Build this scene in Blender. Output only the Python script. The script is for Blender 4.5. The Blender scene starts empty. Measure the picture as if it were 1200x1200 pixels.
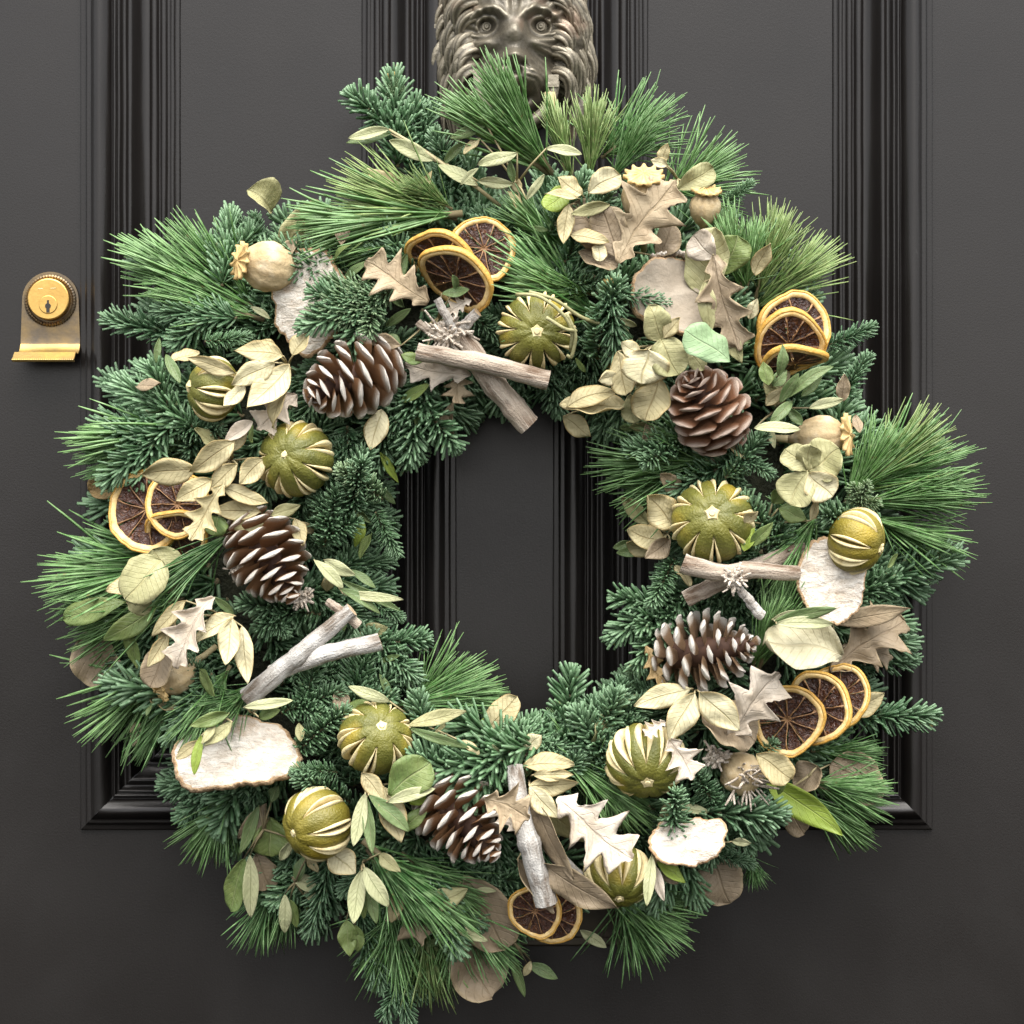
import bpy, math, random
import numpy as np
from mathutils import Vector, Matrix, noise as mnoise

R = math.radians
random.seed(11)
SC = bpy.context.scene
COL = SC.collection
S = 0.0005            # metres per working unit (the wreath is about 0.52 m across)
D = 2600.0            # camera distance from the face of the door, working units
Z0 = 1.45             # height of the picture centre above the step, metres

# ---------------------------------------------------------------- camera, sky, sun, exposure
cam = bpy.data.cameras.new('camera'); camo = bpy.data.objects.new('camera', cam); COL.objects.link(camo)
camo.location = (0, -D * S, Z0); camo.rotation_euler = (R(90), 0, 0)
cam.sensor_width = 36; cam.lens = 36 * D / 1200; cam.clip_start = 0.01; cam.clip_end = 500
SC.camera = camo
SUN_EL, SUN_AZ = 62, 8            # sun behind the photographer, a little to the right, high
w = bpy.data.worlds.new('World'); SC.world = w; w.use_nodes = True
nt = w.node_tree; nt.nodes.clear()
sky = nt.nodes.new('ShaderNodeTexSky'); sky.sky_type = 'NISHITA'; sky.sun_disc = False
sky.sun_elevation = R(SUN_EL); sky.sun_rotation = R(180 - SUN_AZ)
sky.air_density = 1.0; sky.dust_density = 2.0; sky.ozone_density = 1.0
hs = nt.nodes.new('ShaderNodeHueSaturation'); hs.inputs['Saturation'].default_value = 0.22
bg = nt.nodes.new('ShaderNodeBackground'); bg.inputs['Strength'].default_value = 0.08
wo = nt.nodes.new('ShaderNodeOutputWorld')
nt.links.new(sky.outputs[0], hs.inputs['Color']); nt.links.new(hs.outputs[0], bg.inputs[0]); nt.links.new(bg.outputs[0], wo.inputs[0])
sl = bpy.data.lights.new('sun', 'SUN'); sl.energy = 1.5; sl.angle = R(60); sl.color = (1.0, 0.98, 0.94)
so = bpy.data.objects.new('sun', sl); COL.objects.link(so)
e, a = R(SUN_EL), R(SUN_AZ)
so.rotation_euler = Vector((math.sin(a) * math.cos(e), -math.cos(a) * math.cos(e), math.sin(e))).to_track_quat('Z', 'Y').to_euler()
SC.view_settings.view_transform = 'Standard'; SC.view_settings.look = 'None'
SC.view_settings.exposure = 2.32; SC.view_settings.gamma = 1; SC.view_settings.use_curve_mapping = False

# ---------------------------------------------------------------- helpers
OFF = 28              # the wreath hangs from the knocker, this far off the door
def P(px, py, d):
    if d > 0: d += OFF
    k = (D - d) / D
    return Vector(((px - 600) * k * S, -d * S, Z0 - (py - 600) * k * S))

def rnd(a, b): return random.uniform(a, b)

CX, CY, RM, RW = 598.0, 645.0, 322.0, 180.0
def dsurf(px, py):
    r = math.hypot(px - CX, py - CY); t = (r - RM) / RW
    return 35 + 105 * math.sqrt(max(0.0, 1 - min(1, t * t)))

class MB:
    def __init__(s): s.v = []; s.f = []; s.m = []; s.uv = {}
    def add(s, vs, fs, m=0):
        o = len(s.v); s.v += [tuple(p) for p in vs]
        s.f += [tuple(i + o for i in f) for f in fs]; s.m += [m] * len(fs)
        return o
    def mesh(s, name, mats, smooth=True, sharp=None, scale=S):
        me = bpy.data.meshes.new(name)
        me.from_pydata([(x * scale, y * scale, z * scale) for x, y, z in s.v], [], s.f)
        for mt in (mats if isinstance(mats, (list, tuple)) else [mats]): me.materials.append(mt)
        if any(s.m): me.polygons.foreach_set('material_index', s.m)
        me.polygons.foreach_set('use_smooth', [smooth] * len(me.polygons))
        if s.uv:
            ul = me.uv_layers.new(name='UVMap'); li = np.zeros(len(me.loops), dtype=np.int32); me.loops.foreach_get('vertex_index', li)
            arr = np.zeros((len(s.v), 2), dtype=np.float32)
            for k, q in s.uv.items(): arr[k] = q
            ul.data.foreach_set('uv', arr[li].ravel())
        me.update()
        if sharp: me.set_sharp_from_angle(angle=R(sharp))
        return me

def link(name, me, parent=None, mx=None):
    o = bpy.data.objects.new(name, me); COL.objects.link(o)
    if parent is not None: o.parent = parent
    if mx is not None: o.matrix_local = mx
    return o

def tag(o, label=None, cat=None, group=None, kind=None):
    if label: o['label'] = label
    if cat: o['category'] = cat
    if group: o['group'] = group
    if kind: o['kind'] = kind
    return o

MX = {}                # matrices of the things' roots, kept here because Blender updates them only later
def empty(name, mx, label, cat, group=None):
    o = bpy.data.objects.new(name, None); COL.objects.link(o); o.empty_display_size = 0.01
    o.matrix_local = mx; MX[o.name] = mx.copy()
    return tag(o, label, cat, group)

def basis(o, x, up, scale=1.0):
    """matrix with local X along x and local Z as near to up as possible"""
    x = x.normalized(); z = up - x * up.dot(x)
    if z.length < 1e-5: z = Vector((0.3, -0.5, 0.8)); z = z - x * z.dot(x)
    z.normalize(); y = z.cross(x)
    m = Matrix((x, y, z)).transposed().to_4x4(); m = m @ Matrix.Scale(scale, 4)
    m.translation = o
    return m

def basis_z(o, z, xh, scale=1.0):
    z = z.normalized(); x = xh - z * xh.dot(z)
    if x.length < 1e-5: x = Vector((1, 0.2, 0.1)); x = x - z * x.dot(z)
    x.normalize(); y = z.cross(x)
    m = Matrix((x, y, z)).transposed().to_4x4() @ Matrix.Scale(scale, 4); m.translation = o
    return m

CAMDIR = Vector((0, -1, 0))

def tube(mb, pts, rad, n=6, m=0, cap=True, wob=None):
    pts = [Vector(p) for p in pts]; k = len(pts)
    t0 = (pts[1] - pts[0]).normalized()
    nrm = t0.orthogonal().normalized(); vs = []
    for i in range(k):
        t = (pts[min(i + 1, k - 1)] - pts[max(i - 1, 0)]).normalized()
        nrm = (nrm - t * nrm.dot(t)).normalized(); b = t.cross(nrm)
        for j in range(n):
            a = 2 * math.pi * j / n; r = rad[i] if isinstance(rad, (list, tuple)) else rad
            if wob: r *= wob(i, j)
            vs.append(pts[i] + (nrm * math.cos(a) + b * math.sin(a)) * r)
    fs = []
    for i in range(k - 1):
        for j in range(n):
            q = (j + 1) % n
            fs.append((i * n + j, i * n + q, i * n + n + q, i * n + n + j))
    o = mb.add(vs, fs, m)
    if cap:
        mb.f.append(tuple(o + j for j in reversed(range(n)))); mb.m.append(m)
        mb.f.append(tuple(o + (k - 1) * n + j for j in range(n))); mb.m.append(m)

def lathe(mb, prof, n=32, m=0, ang=None, rib=None):
    """prof: list of (r, z)"""
    vs = []
    for i, (r, z) in enumerate(prof):
        for j in range(n):
            a = 2 * math.pi * j / n; q = r * (rib(i, a) if rib else 1)
            vs.append((q * math.cos(a), q * math.sin(a), z))
    fs = []
    for i in range(len(prof) - 1):
        for j in range(n):
            k = (j + 1) % n
            fs.append((i * n + j, i * n + k, i * n + n + k, i * n + n + j))
    o = mb.add(vs, fs, m)
    mb.f.append(tuple(o + j for j in reversed(range(n)))); mb.m.append(m)
    mb.f.append(tuple(o + (len(prof) - 1) * n + j for j in range(n))); mb.m.append(m)

# ---------------------------------------------------------------- materials
class NB:
    def __init__(s, name):
        s.mat = bpy.data.materials.new(name); s.mat.use_nodes = True; s.t = s.mat.node_tree; s.t.nodes.clear()
        s.out = s.n('ShaderNodeOutputMaterial'); s.p = s.n('ShaderNodeBsdfPrincipled'); s.l(s.p.outputs[0], s.out.inputs[0])
    def n(s, k): return s.t.nodes.new(k)
    def l(s, a, b): s.t.links.new(a, b)
    def put(s, sock, v):
        if hasattr(v, 'bl_idname') or isinstance(v, bpy.types.NodeSocket): s.l(v, sock)
        else: sock.default_value = v
    def coord(s, k='Object'): return s.n('ShaderNodeTexCoord').outputs[k]
    def noise(s, scale, detail=3, rough=.55, vec=None, dist=0):
        q = s.n('ShaderNodeTexNoise'); q.inputs['Scale'].default_value = scale; q.inputs['Detail'].default_value = detail
        q.inputs['Roughness'].default_value = rough; q.inputs['Distortion'].default_value = dist
        s.l(vec if vec is not None else s.coord(), q.inputs['Vector']); return q.outputs['Fac']
    def stretch(s, vec, sc):
        m = s.n('ShaderNodeMapping'); m.inputs['Scale'].default_value = sc; s.l(vec, m.inputs['Vector']); return m.outputs[0]
    def ramp(s, f, stops):
        r = s.n('ShaderNodeValToRGB'); s.put(r.inputs[0], f); el = r.color_ramp.elements
        while len(el) < len(stops): el.new(0.5)
        for q, (p, c) in zip(el, stops): q.position = p; q.color = (*c, 1) if len(c) == 3 else c
        return r.outputs[0]
    def gray(s, f, a, b): return s.ramp(f, [(a, (0, 0, 0)), (b, (1, 1, 1))])
    def mix(s, f, a, b, mode='MIX'):
        m = s.n('ShaderNodeMix'); m.data_type = 'RGBA'; m.blend_type = mode
        s.put(m.inputs[0], f)
        for i, v in ((6, a), (7, b)):
            s.put(m.inputs[i], v if isinstance(v, bpy.types.NodeSocket) else (*v, 1))
        return m.outputs[2]
    def math(s, op, a, b=0.0, c=0.0):
        m = s.n('ShaderNodeMath'); m.operation = op
        for i, v in enumerate((a, b, c)): s.put(m.inputs[i], v)
        return m.outputs[0]
    def rand(s): return s.n('ShaderNodeObjectInfo').outputs['Random']
    def bump(s, h, strength=.3, dist=.001):
        b = s.n('ShaderNodeBump'); b.inputs['Strength'].default_value = strength; b.inputs['Distance'].default_value = dist
        s.l(h, b.inputs['Height']); s.l(b.outputs[0], s.p.inputs['Normal']); return b.outputs[0]
    def fin(s, color=None, rough=None, metal=None, spec=None, trans=0.0, tcol=None):
        if color is not None: s.put(s.p.inputs['Base Color'], color if isinstance(color, bpy.types.NodeSocket) else (*color, 1))
        if rough is not None: s.put(s.p.inputs['Roughness'], rough)
        if metal is not None: s.put(s.p.inputs['Metallic'], metal)
        if spec is not None: s.p.inputs['Specular IOR Level'].default_value = spec
        if trans:
            t = s.n('ShaderNodeBsdfTranslucent'); s.put(t.inputs[0], tcol if tcol is not None else color)
            m = s.n('ShaderNodeMixShader'); m.inputs[0].default_value = trans
            s.l(s.p.outputs[0], m.inputs[1]); s.l(t.outputs[0], m.inputs[2]); s.l(m.outputs[0], s.out.inputs[0])
        return s.mat

def uvxy(b):
    x = b.n('ShaderNodeSeparateXYZ'); b.l(b.coord('UV'), x.inputs[0]); return x.outputs[0], x.outputs[1]

def m_leaf(name, c1, c2, vein, back=None, rough=.55, vs=.65, spots=.38, trans=.24, edge=None):
    b = NB(name); u, v = uvxy(b)
    dv = b.math('ABSOLUTE', b.math('SUBTRACT', v, .5))                      # 0 midrib .. .5 edge
    rib = b.math('SUBTRACT', 1, b.gray(dv, .008, .035))
    ph = b.math('FRACT', b.math('MULTIPLY', b.math('SUBTRACT', u, b.math('MULTIPLY', dv, .45)), 9))
    sv = b.math('SUBTRACT', 1, b.gray(b.math('ABSOLUTE', b.math('SUBTRACT', ph, .5)), .02, .09))
    veins = b.math('MAXIMUM', rib, b.math('MULTIPLY', sv, .4))
    base = b.mix(b.gray(b.noise(70, 4), .35, .7), c1, c2)
    r = b.rand()
    base = b.mix(b.math('MULTIPLY', r, .5), base, c2)
    sp = b.gray(b.noise(330, 4, .65), .56, .75)
    base = b.mix(b.math('MULTIPLY', sp, spots), base, tuple(x * .45 for x in c2))
    if edge: base = b.mix(b.math('MULTIPLY', b.gray(b.math('ADD', dv, b.math('MULTIPLY', b.noise(200, 2), .06)), .44, .53), .8), base, edge)
    col = b.mix(b.math('MULTIPLY', veins, vs), base, vein)
    if back:
        g = b.n('ShaderNodeNewGeometry').outputs['Backfacing']
        col = b.mix(g, col, back)
    blot = b.gray(b.noise(55, 5, .7), .57, .70)
    col = b.mix(b.math('MULTIPLY', blot, spots), col, tuple(x * .62 for x in c2))
    h = b.math('SUBTRACT', b.math('ADD', b.math('MULTIPLY', b.noise(420, 4), .7), b.math('MULTIPLY', b.noise(110, 3), 1.2)), b.math('MULTIPLY', veins, .7))
    b.bump(h, .7, .0010)
    return b.fin(col, rough, spec=.35, trans=trans)

def m_simple(name, c1, c2, ns=60, rough=.5, bs=0, bstr=.3, bd=.001, metal=None, spec=.5, trans=0, obj=.4, lo=.35, hi=.7):
    b = NB(name)
    col = b.mix(b.gray(b.noise(ns, 4), lo, hi), c1, c2)
    if obj: col = b.mix(b.math('MULTIPLY', b.rand(), obj), col, c2)
    if bs: b.bump(b.noise(bs, 4), bstr, bd)
    return b.fin(col, rough, metal, spec, trans)

def m_needle(name, dark, light, pale, rough=.42):
    b = NB(name)
    r = b.rand()
    c = b.mix(r, dark, light)
    c = b.mix(b.gray(b.noise(260, 3), .42, .72), c, pale)
    g = b.n('ShaderNodeSeparateXYZ'); b.l(b.coord('Generated'), g.inputs[0])
    c = b.mix(b.math('MULTIPLY', b.gray(g.outputs[0], .45, 1.0), .45), c, pale)
    c = b.mix(b.math('MULTIPLY', b.gray(b.noise(190, 3, .7), .655, .70), .6), c, (.22, .16, .06))
    return b.fin(c, rough, spec=.45, trans=.14)

M = {}
M['fir'] = m_needle('fir_needles_blue_green', (.046, .112, .046), (.092, .185, .076), (.22, .33, .19))
M['fir_lt'] = m_needle('fir_needles_young', (.09, .17, .075), (.14, .22, .10), (.28, .36, .20))
M['pine'] = m_needle('pine_needles', (.055, .155, .036), (.105, .220, .055), (.23, .36, .15))
M['pine_y'] = m_needle('pine_needles_yellowing', (.085, .185, .045), (.15, .235, .062), (.31, .37, .15))
M['stem'] = m_simple('green_brown_stem', (.10, .075, .04), (.16, .13, .06), 200, .7)
M['stem_p'] = m_simple('pale_stem', (.42, .36, .20), (.30, .24, .12), 200, .7)
M['bud'] = m_simple('golden_bud', (.42, .30, .10), (.28, .20, .06), 400, .6)
M['moss'] = m_simple('moss_ring', (.012, .016, .008), (.03, .032, .016), 90, .95, 200, .9, .006)
M['bay'] = m_leaf('dried_bay_leaf', (.58, .505, .295), (.44, .375, .20), (.30, .22, .09), back=(.46, .40, .23), edge=(.42, .30, .12))
M['bayl'] = m_leaf('pale_painted_leaf', (.70, .635, .42), (.56, .50, .30), (.40, .32, .14), back=(.52, .46, .28), edge=(.50, .37, .16))
M['euc'] = m_leaf('dried_eucalyptus_leaf', (.44, .41, .215), (.33, .315, .15), (.40, .34, .16), back=(.36, .34, .18), vs=.35, rough=.5)
M['pale'] = m_leaf('pale_grey_leaf', (.54, .49, .335), (.42, .38, .24), (.34, .29, .17), back=(.46, .42, .29))
M['mint'] = m_leaf('mint_eucalyptus_leaf', (.285, .40, .215), (.25, .36, .18), (.40, .46, .27), vs=.3, spots=.1, rough=.5)
M['oak'] = m_leaf('dried_oak_leaf', (.54, .435, .285), (.40, .30, .185), (.34, .25, .14), back=(.42, .33, .22), vs=.55)
M['oakw'] = m_leaf('bleached_oak_leaf', (.70, .62, .52), (.54, .45, .34), (.44, .36, .26), back=(.55, .47, .37), vs=.45)
M['taupe'] = m_leaf('taupe_leaf', (.37, .29, .195), (.265, .20, .125), (.24, .17, .10), back=(.29, .225, .15), vs=.45, edge=(.44, .34, .20))
M['tan'] = m_leaf('tan_leaf', (.40, .28, .13), (.30, .20, .08), (.22, .14, .05), vs=.4)
M['green'] = m_leaf('green_leaf', (.13, .20, .06), (.19, .235, .075), (.30, .33, .15), back=(.34, .36, .19), rough=.4, spots=.15)
M['lime_leaf'] = m_leaf('bright_green_leaf', (.32, .41, .07), (.24, .32, .05), (.40, .46, .14), back=(.34, .40, .12), rough=.4, spots=.2)
M['olive'] = m_leaf('olive_leaf', (.115, .18, .065), (.16, .215, .085), (.36, .38, .20), back=(.47, .47, .29), rough=.4, spots=.1, vs=.7)
M['olivep'] = m_leaf('olive_leaf_underside', (.52, .51, .30), (.43, .44, .235), (.34, .36, .16), back=(.16, .21, .08), rough=.5, spots=.1, vs=.6)

def m_lime():
    b = NB('dried_lime_peel')
    c = b.mix(b.gray(b.noise(45, 4), .38, .66), (.092, .094, .015), (.165, .152, .024))
    c = b.mix(b.math('MULTIPLY', b.gray(b.noise(30, 2, vec=b.stretch(b.coord(), (1, 1.3, .8))), .55, .72), .75), c, (.36, .25, .025))
    c = b.mix(b.gray(b.rand(), .55, 1.0), c, b.mix(b.gray(b.noise(28, 3), .35, .65), (.17, .125, .014), (.34, .235, .022)))
    c = b.mix(b.math('MULTIPLY', b.gray(b.noise(60, 5, .7), .58, .70), .5), c, (.075, .055, .016))
    pores = b.noise(900, 3)
    c = b.mix(b.math('MULTIPLY', b.gray(pores, .6, .72), .35), c, (.34, .29, .10))
    b.bump(b.math('ADD', b.noise(850, 2), b.math('MULTIPLY', b.noise(140, 3), 1.2)), .55, .0012)
    return b.fin(c, .46, spec=.4)
M['lime'] = m_lime()
M['pith'] = m_simple('dried_pith', (.72, .62, .36), (.54, .43, .20), 260, .75, 700, .5, .0008)
M['inside'] = m_simple('dark_lime_inside', (.05, .03, .01), (.09, .055, .02), 300, .7)
M['rind'] = m_simple('dried_orange_rind', (.60, .37, .085), (.46, .235, .035), 130, .5, 600, .6, .0012)
M['opith'] = m_simple('dried_orange_pith', (.78, .60, .30), (.60, .36, .10), 210, .65, 500, .5, .001)
M['memb'] = m_simple('dried_orange_membrane', (.36, .20, .085), (.12, .05, .02), 300, .55, 500, .5, .001)
def m_flesh():
    b = NB('dried_orange_flesh')
    n = b.noise(330, 4, dist=1.2)
    c = b.ramp(n, [(.3, (.016, .006, .004)), (.55, (.046, .015, .006)), (.8, (.19, .070, .016))])
    c = b.mix(b.math('MULTIPLY', b.rand(), .3), c, (.08, .022, .010))
    b.bump(n, .9, .003)
    return b.fin(c, .28, spec=.55)
M['flesh'] = m_flesh()
def m_cone(name, frost, fc=(.86, .79, .69), brown=((.20, .088, .034), (.42, .215, .092))):
    b = NB(name)
    g = b.n('ShaderNodeSeparateXYZ'); b.l(b.coord('Generated'), g.inputs[0])
    n = b.noise(420, 4)
    c = b.mix(b.gray(b.noise(200, 4), .3, .7), *brown)
    tip = b.gray(b.math('ADD', g.outputs[0], b.math('MULTIPLY', b.math('SUBTRACT', n, .5), .50)), 1.0 - frost, 1.0 - frost * .40)
    patch = b.gray(b.noise(900, 3, .7), .22, .42)
    c = b.mix(b.math('MULTIPLY', b.math('MULTIPLY', tip, patch), .95), c, fc)
    dusting = b.math('MULTIPLY', b.gray(b.noise(240, 5, .7), .56, .72), frost * 1.3)
    c = b.mix(dusting, c, fc)
    b.bump(b.math('ADD', b.noise(500, 4), b.noise(1, 4, vec=b.stretch(b.coord('Generated'), (3, 26, 3)))), .8, .0018)
    return b.fin(c, .72, spec=.22)
M['cone_w'] = m_cone('frosted_cone_scale', .20)
M['cone_f'] = m_cone('heavily_frosted_cone_scale', .27, (.84, .78, .69), ((.23, .125, .062), (.38, .24, .13)))
M['cone_m'] = m_cone('lightly_frosted_cone_scale', .16)
M['cone_b'] = m_cone('brown_cone_scale', .16, (.66, .52, .42), ((.14, .055, .024), (.29, .125, .055)))
M['core'] = m_simple('cone_core', (.04, .016, .008), (.07, .03, .014), 200, .8)
def m_stick(name, c1, c2, crack):
    b = NB(name)
    st = b.stretch(b.coord(), (22, 260, 260))
    n = b.noise(1.0, 5, .65, vec=st)
    c = b.mix(b.gray(n, .36, .62), crack, c1); c = b.mix(b.gray(b.noise(60, 3), .45, .75), c, c2)
    b.bump(b.math('ADD', n, b.math('MULTIPLY', b.noise(900, 2), .3)), .8, .003)
    return b.fin(c, .8, spec=.2)
M['stick'] = m_stick('weathered_stick', (.50, .43, .35), (.40, .325, .25), (.13, .085, .055))
M['stickg'] = m_stick('grey_bleached_stick', (.47, .445, .405), (.56, .535, .495), (.15, .115, .085))
M['wood_end'] = m_simple('broken_stick_end', (.55, .41, .26), (.38, .27, .16), 300, .85, 900, .8, .002)
M['lichen'] = m_simple('frosted_lichen', (.66, .59, .50), (.46, .37, .28), 300, .9, 700, .9, .003)
def m_fungus():
    b = NB('bracket_fungus_face')
    st = b.stretch(b.coord(), (130, 260, 150))
    n = b.noise(1.0, 6, .65, vec=st, dist=.6)
    c = b.mix(b.gray(n, .32, .62), (.47, .395, .31), (.70, .645, .565))
    c = b.mix(b.math('MULTIPLY', b.gray(b.noise(60, 5, .65), .54, .68), .65), c, (.50, .36, .24))
    c = b.mix(b.math('MULTIPLY', b.gray(b.noise(500, 2), .66, .74), .6), c, (.30, .21, .14))
    b.bump(b.math('ADD', n, b.noise(160, 4)), .8, .0030)
    return b.fin(c, .85, spec=.15)
M['fungus'] = m_fungus()
M['fungus_g'] = m_simple('bracket_fungus_grey_face', (.36, .31, .245), (.26, .215, .16), 90, .85, 300, .5, .0016, spec=.15)
M['crust'] = m_simple('fungus_crust', (.60, .44, .27), (.33, .19, .09), 240, .85, 500, .8, .002)
def m_poppy():
    b = NB('dried_poppy_pod')
    c = b.mix(b.gray(b.noise(1, 4, vec=b.stretch(b.coord(), (160, 160, 40))), .35, .68), (.52, .40, .23), (.36, .255, .13))
    c = b.mix(b.math('MULTIPLY', b.gray(b.noise(120, 3), .5, .7), .5), c, (.60, .52, .38))
    b.bump(b.noise(320, 4), .5, .0016); return b.fin(c, .7, spec=.25)
M['poppy'] = m_poppy()
M['crown'] = m_simple('poppy_crown', (.62, .44, .19), (.46, .30, .11), 260, .7, 500, .4, .001)
def m_brass(name, c1, c2, rough, lo=.35, hi=.7):
    b = NB(name)
    n = b.noise(75, 5, .62)
    c = b.mix(b.gray(n, lo, hi), c1, c2)
    b.bump(b.noise(500, 3), .12, .0006)
    return b.fin(c, b.math('ADD', rough, b.math('MULTIPLY', n, .25)), 1.0)
M['brass'] = m_brass('polished_brass', (.60, .375, .115), (.48, .29, .085), .26)
M['brass_pull'] = m_brass('worn_brass_pull', (.40, .27, .085), (.20, .145, .075), .36)
M['brass_old'] = m_brass('tarnished_brass', (.22, .155, .080), (.105, .092, .080), .34)
M['black'] = m_simple('keyhole_dark', (.01, .008, .006), (.02, .015, .01), 100, .7)
def m_bronze():
    b = NB('worn_bronze')
    n = b.noise(60, 5, .6)
    convex = b.n('ShaderNodeNewGeometry').outputs['Pointiness']
    worn = b.gray(convex, .495, .545)  # raised edges of the casting, where the bronze is worn paler
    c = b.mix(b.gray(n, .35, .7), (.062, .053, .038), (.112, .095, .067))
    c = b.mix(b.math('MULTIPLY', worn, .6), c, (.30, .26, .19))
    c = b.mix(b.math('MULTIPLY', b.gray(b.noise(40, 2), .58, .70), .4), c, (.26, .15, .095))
    b.bump(b.noise(380, 4), .35, .0016)
    return b.fin(c, .42, .35, .5)
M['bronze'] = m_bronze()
M['bronze_dk'] = m_simple('dark_bronze', (.04, .032, .022), (.07, .055, .035), 120, .5, metal=.4)
def m_paint():
    b = NB('black_door_paint')
    n = b.noise(6, 3)
    c = b.mix(b.gray(n, .3, .7), (.0058, .0047, .0041), (.0082, .0068, .0060))
    grain = b.noise(1, 3, vec=b.stretch(b.coord(), (320, 320, 40)))
    peel = b.noise(900, 2)
    dents = b.noise(13, 2)
    h = b.math('ADD', b.math('ADD', b.math('MULTIPLY', grain, .16), b.math('MULTIPLY', peel, .5)), b.math('MULTIPLY', dents, 1.8))
    b.bump(h, .12, .0010)
    brush = b.noise(1, 4, .6, vec=b.stretch(b.coord(), (150, 150, 3)))
    h = b.math('ADD', h, b.math('MULTIPLY', brush, .55))
    chip = b.gray(b.noise(48, 5, .7), .70, .735)
    dust = b.gray(b.noise(3.2, 5, .6), .42, .72)
    c = b.mix(b.math('MULTIPLY', dust, .35), c, (.013, .0113, .0102)); c = b.mix(b.math('MULTIPLY', chip, .5), c, (.05, .046, .042))
    scr = b.gray(b.noise(1, 4, .7, vec=b.stretch(b.coord(), (14, 14, 160))), .70, .78)
    rough = b.math('ADD', .25, b.math('MULTIPLY', b.noise(25, 4), .12))
    c = b.mix(b.math('MULTIPLY', scr, .12), c, (.12, .12, .12))
    rough = b.math('ADD', rough, b.math('MULTIPLY', dust, .10))
    b.p.inputs['Specular Tint'].default_value = (1.0, .965, .94, 1)
    return b.fin(c, rough, spec=.40)
M['paint'] = m_paint()

# ---------------------------------------------------------------- the door
door = empty('door', Matrix.Translation(P(600, 1200, 0)), 'black painted panelled front door behind the wreath', 'door')
door['kind'] = 'thing'
DO = MX[door.name].translation.copy()
def dbox(name, x0, x1, y0, y1, d0, d1, mt='paint'):
    """box in door pixels: x0..x1, y0..y1 (down), depth d0 (back) .. d1 (front)"""
    mb = MB()
    vs = [((x - 600), -d, -(y - 600)) for d in (d0, d1) for (x, y) in ((x0, y0), (x1, y0), (x1, y1), (x0, y1))]
    mb.add(vs, [(0, 1, 2, 3), (7, 6, 5, 4), (0, 4, 5, 1), (1, 5, 6, 2), (2, 6, 7, 3), (3, 7, 4, 0)])
    o = link(name, mb.mesh(name, M[mt], smooth=False), door)
    o.matrix_local = Matrix.Translation(Vector((0, 0, Z0)) - DO)
    return o
TOP, BOT = -420, 1560
XL, XR = (95, 535), (648, 1092)          # outer edges of the two panel mouldings
YB = 972
PD = -26                                  # panel face depth
dbox('stile', -260, XL[0] + 8, TOP, BOT, -90, 0); dbox('stile', XR[1] - 8, 1440, TOP, BOT, -90, 0)
dbox('rail', XL[0] + 8, XR[1] - 8, YB - 8, BOT, -90, 0); dbox('rail', XL[0] + 8, XR[1] - 8, TOP, -330, -90, 0)
dbox('mullion', XL[1] - 8, XR[0] + 8, -330, YB - 8, -90, 0)
PROF = [(0, -2), (0, 5.5), (1, 6.5), (7, 7), (8, 9), (9, 10), (13.5, 10), (14.5, 12), (17, 15), (20, 17.8), (23, 18.6), (26, 18.4), (29, 17), (32, 14.6), (34.5, 11.5),
        (36.2, 8), (37, 6), (38, 6), (39, 8.5), (40.5, 9.5), (42, 8.5), (43, 5.5), (44.5, 7.5), (46, 7.8), (47.3, 6), (49, 2), (52, 0), (54, 1.5), (56.5, 4),
        (59, 4), (61, 1.5), (63, -3), (66, -9), (70, -14), (74, -16.5), (78, -17), (79.5, -14.5), (82, -13), (85, -13), (87, -15), (88.5, -18.5), (90, -19),
        (92, -17), (95, -16.5), (97, -18.5), (98.5, -21), (101, -21), (103, -19.5), (105.5, -19.5), (107, -22), (109, -23.2), (112, -23.2), (113.2, -26.5)]
def chaikin(p):
    out = [p[0]]
    for a_, b_ in zip(p, p[1:]):
        out += [(a_[0] * .75 + b_[0] * .25, a_[1] * .75 + b_[1] * .25), (a_[0] * .25 + b_[0] * .75, a_[1] * .25 + b_[1] * .75)]
    return out + [p[-1]]
PROF = chaikin(PROF)
def moulding(path_a, path_b, inx, inz, mit_a, mit_b):
    """one mitred strip: outer edge path_a -> path_b (door px), inward unit (inx, iny down)"""
    mb = MB(); vs = []
    ax, ay = path_a; bx, by = path_b
    L = math.hypot(bx - ax, by - ay); tx, ty = (bx - ax) / L, (by - ay) / L
    nseg = 40
    for i in range(nseg + 1):
        for s, h in PROF:
            sa, sb = s * mit_a, L - s * mit_b
            q = sa + (sb - sa) * i / nseg
            wob = .45 * mnoise.noise(Vector((q * .012, s * .15, ax * .01))) + .25 * mnoise.noise(Vector((q * .05, s * .4, ay * .01)))
            x = ax + tx * q + inx * s; y = ay + ty * q + inz * s
            vs.append((x - 600 + wob * abs(inx), -(h + wob * .8), -(y - 600) + wob * abs(inz)))
    n = len(PROF); fs = []
    for i in range(nseg):
        for j in range(n - 1):
            fs.append((i * n + j, i * n + j + 1, i * n + n + j + 1, i * n + n + j))
    mb.add(vs, fs)
    me = mb.mesh('moulding', M['paint'], True, sharp=62)
    o = link('moulding', me, door); o.matrix_local = Matrix.Translation(Vector((0, 0, Z0)) - DO)
    # face the right way
    import bmesh as _b
    bm = _b.new(); bm.from_mesh(me)
    if sum(f.normal.y * f.calc_area() for f in bm.faces) > 0: _b.ops.reverse_faces(bm, faces=bm.faces)
    bm.to_mesh(me); bm.free()
for x0, x1 in (XL, XR):
    moulding((x0, -330), (x0, YB), 1, 0, 1, 1)
    moulding((x1, -330), (x1, YB), -1, 0, 1, 1)
    moulding((x0, YB), (x1, YB), 0, -1, 1, 1)
    moulding((x0, -330), (x1, -330), 0, 1, 1, 1)
    dbox('panel', x0 + 112.6, x1 - 112.6, -330 + 112.6, YB - 112.6, -60, PD)

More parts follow.
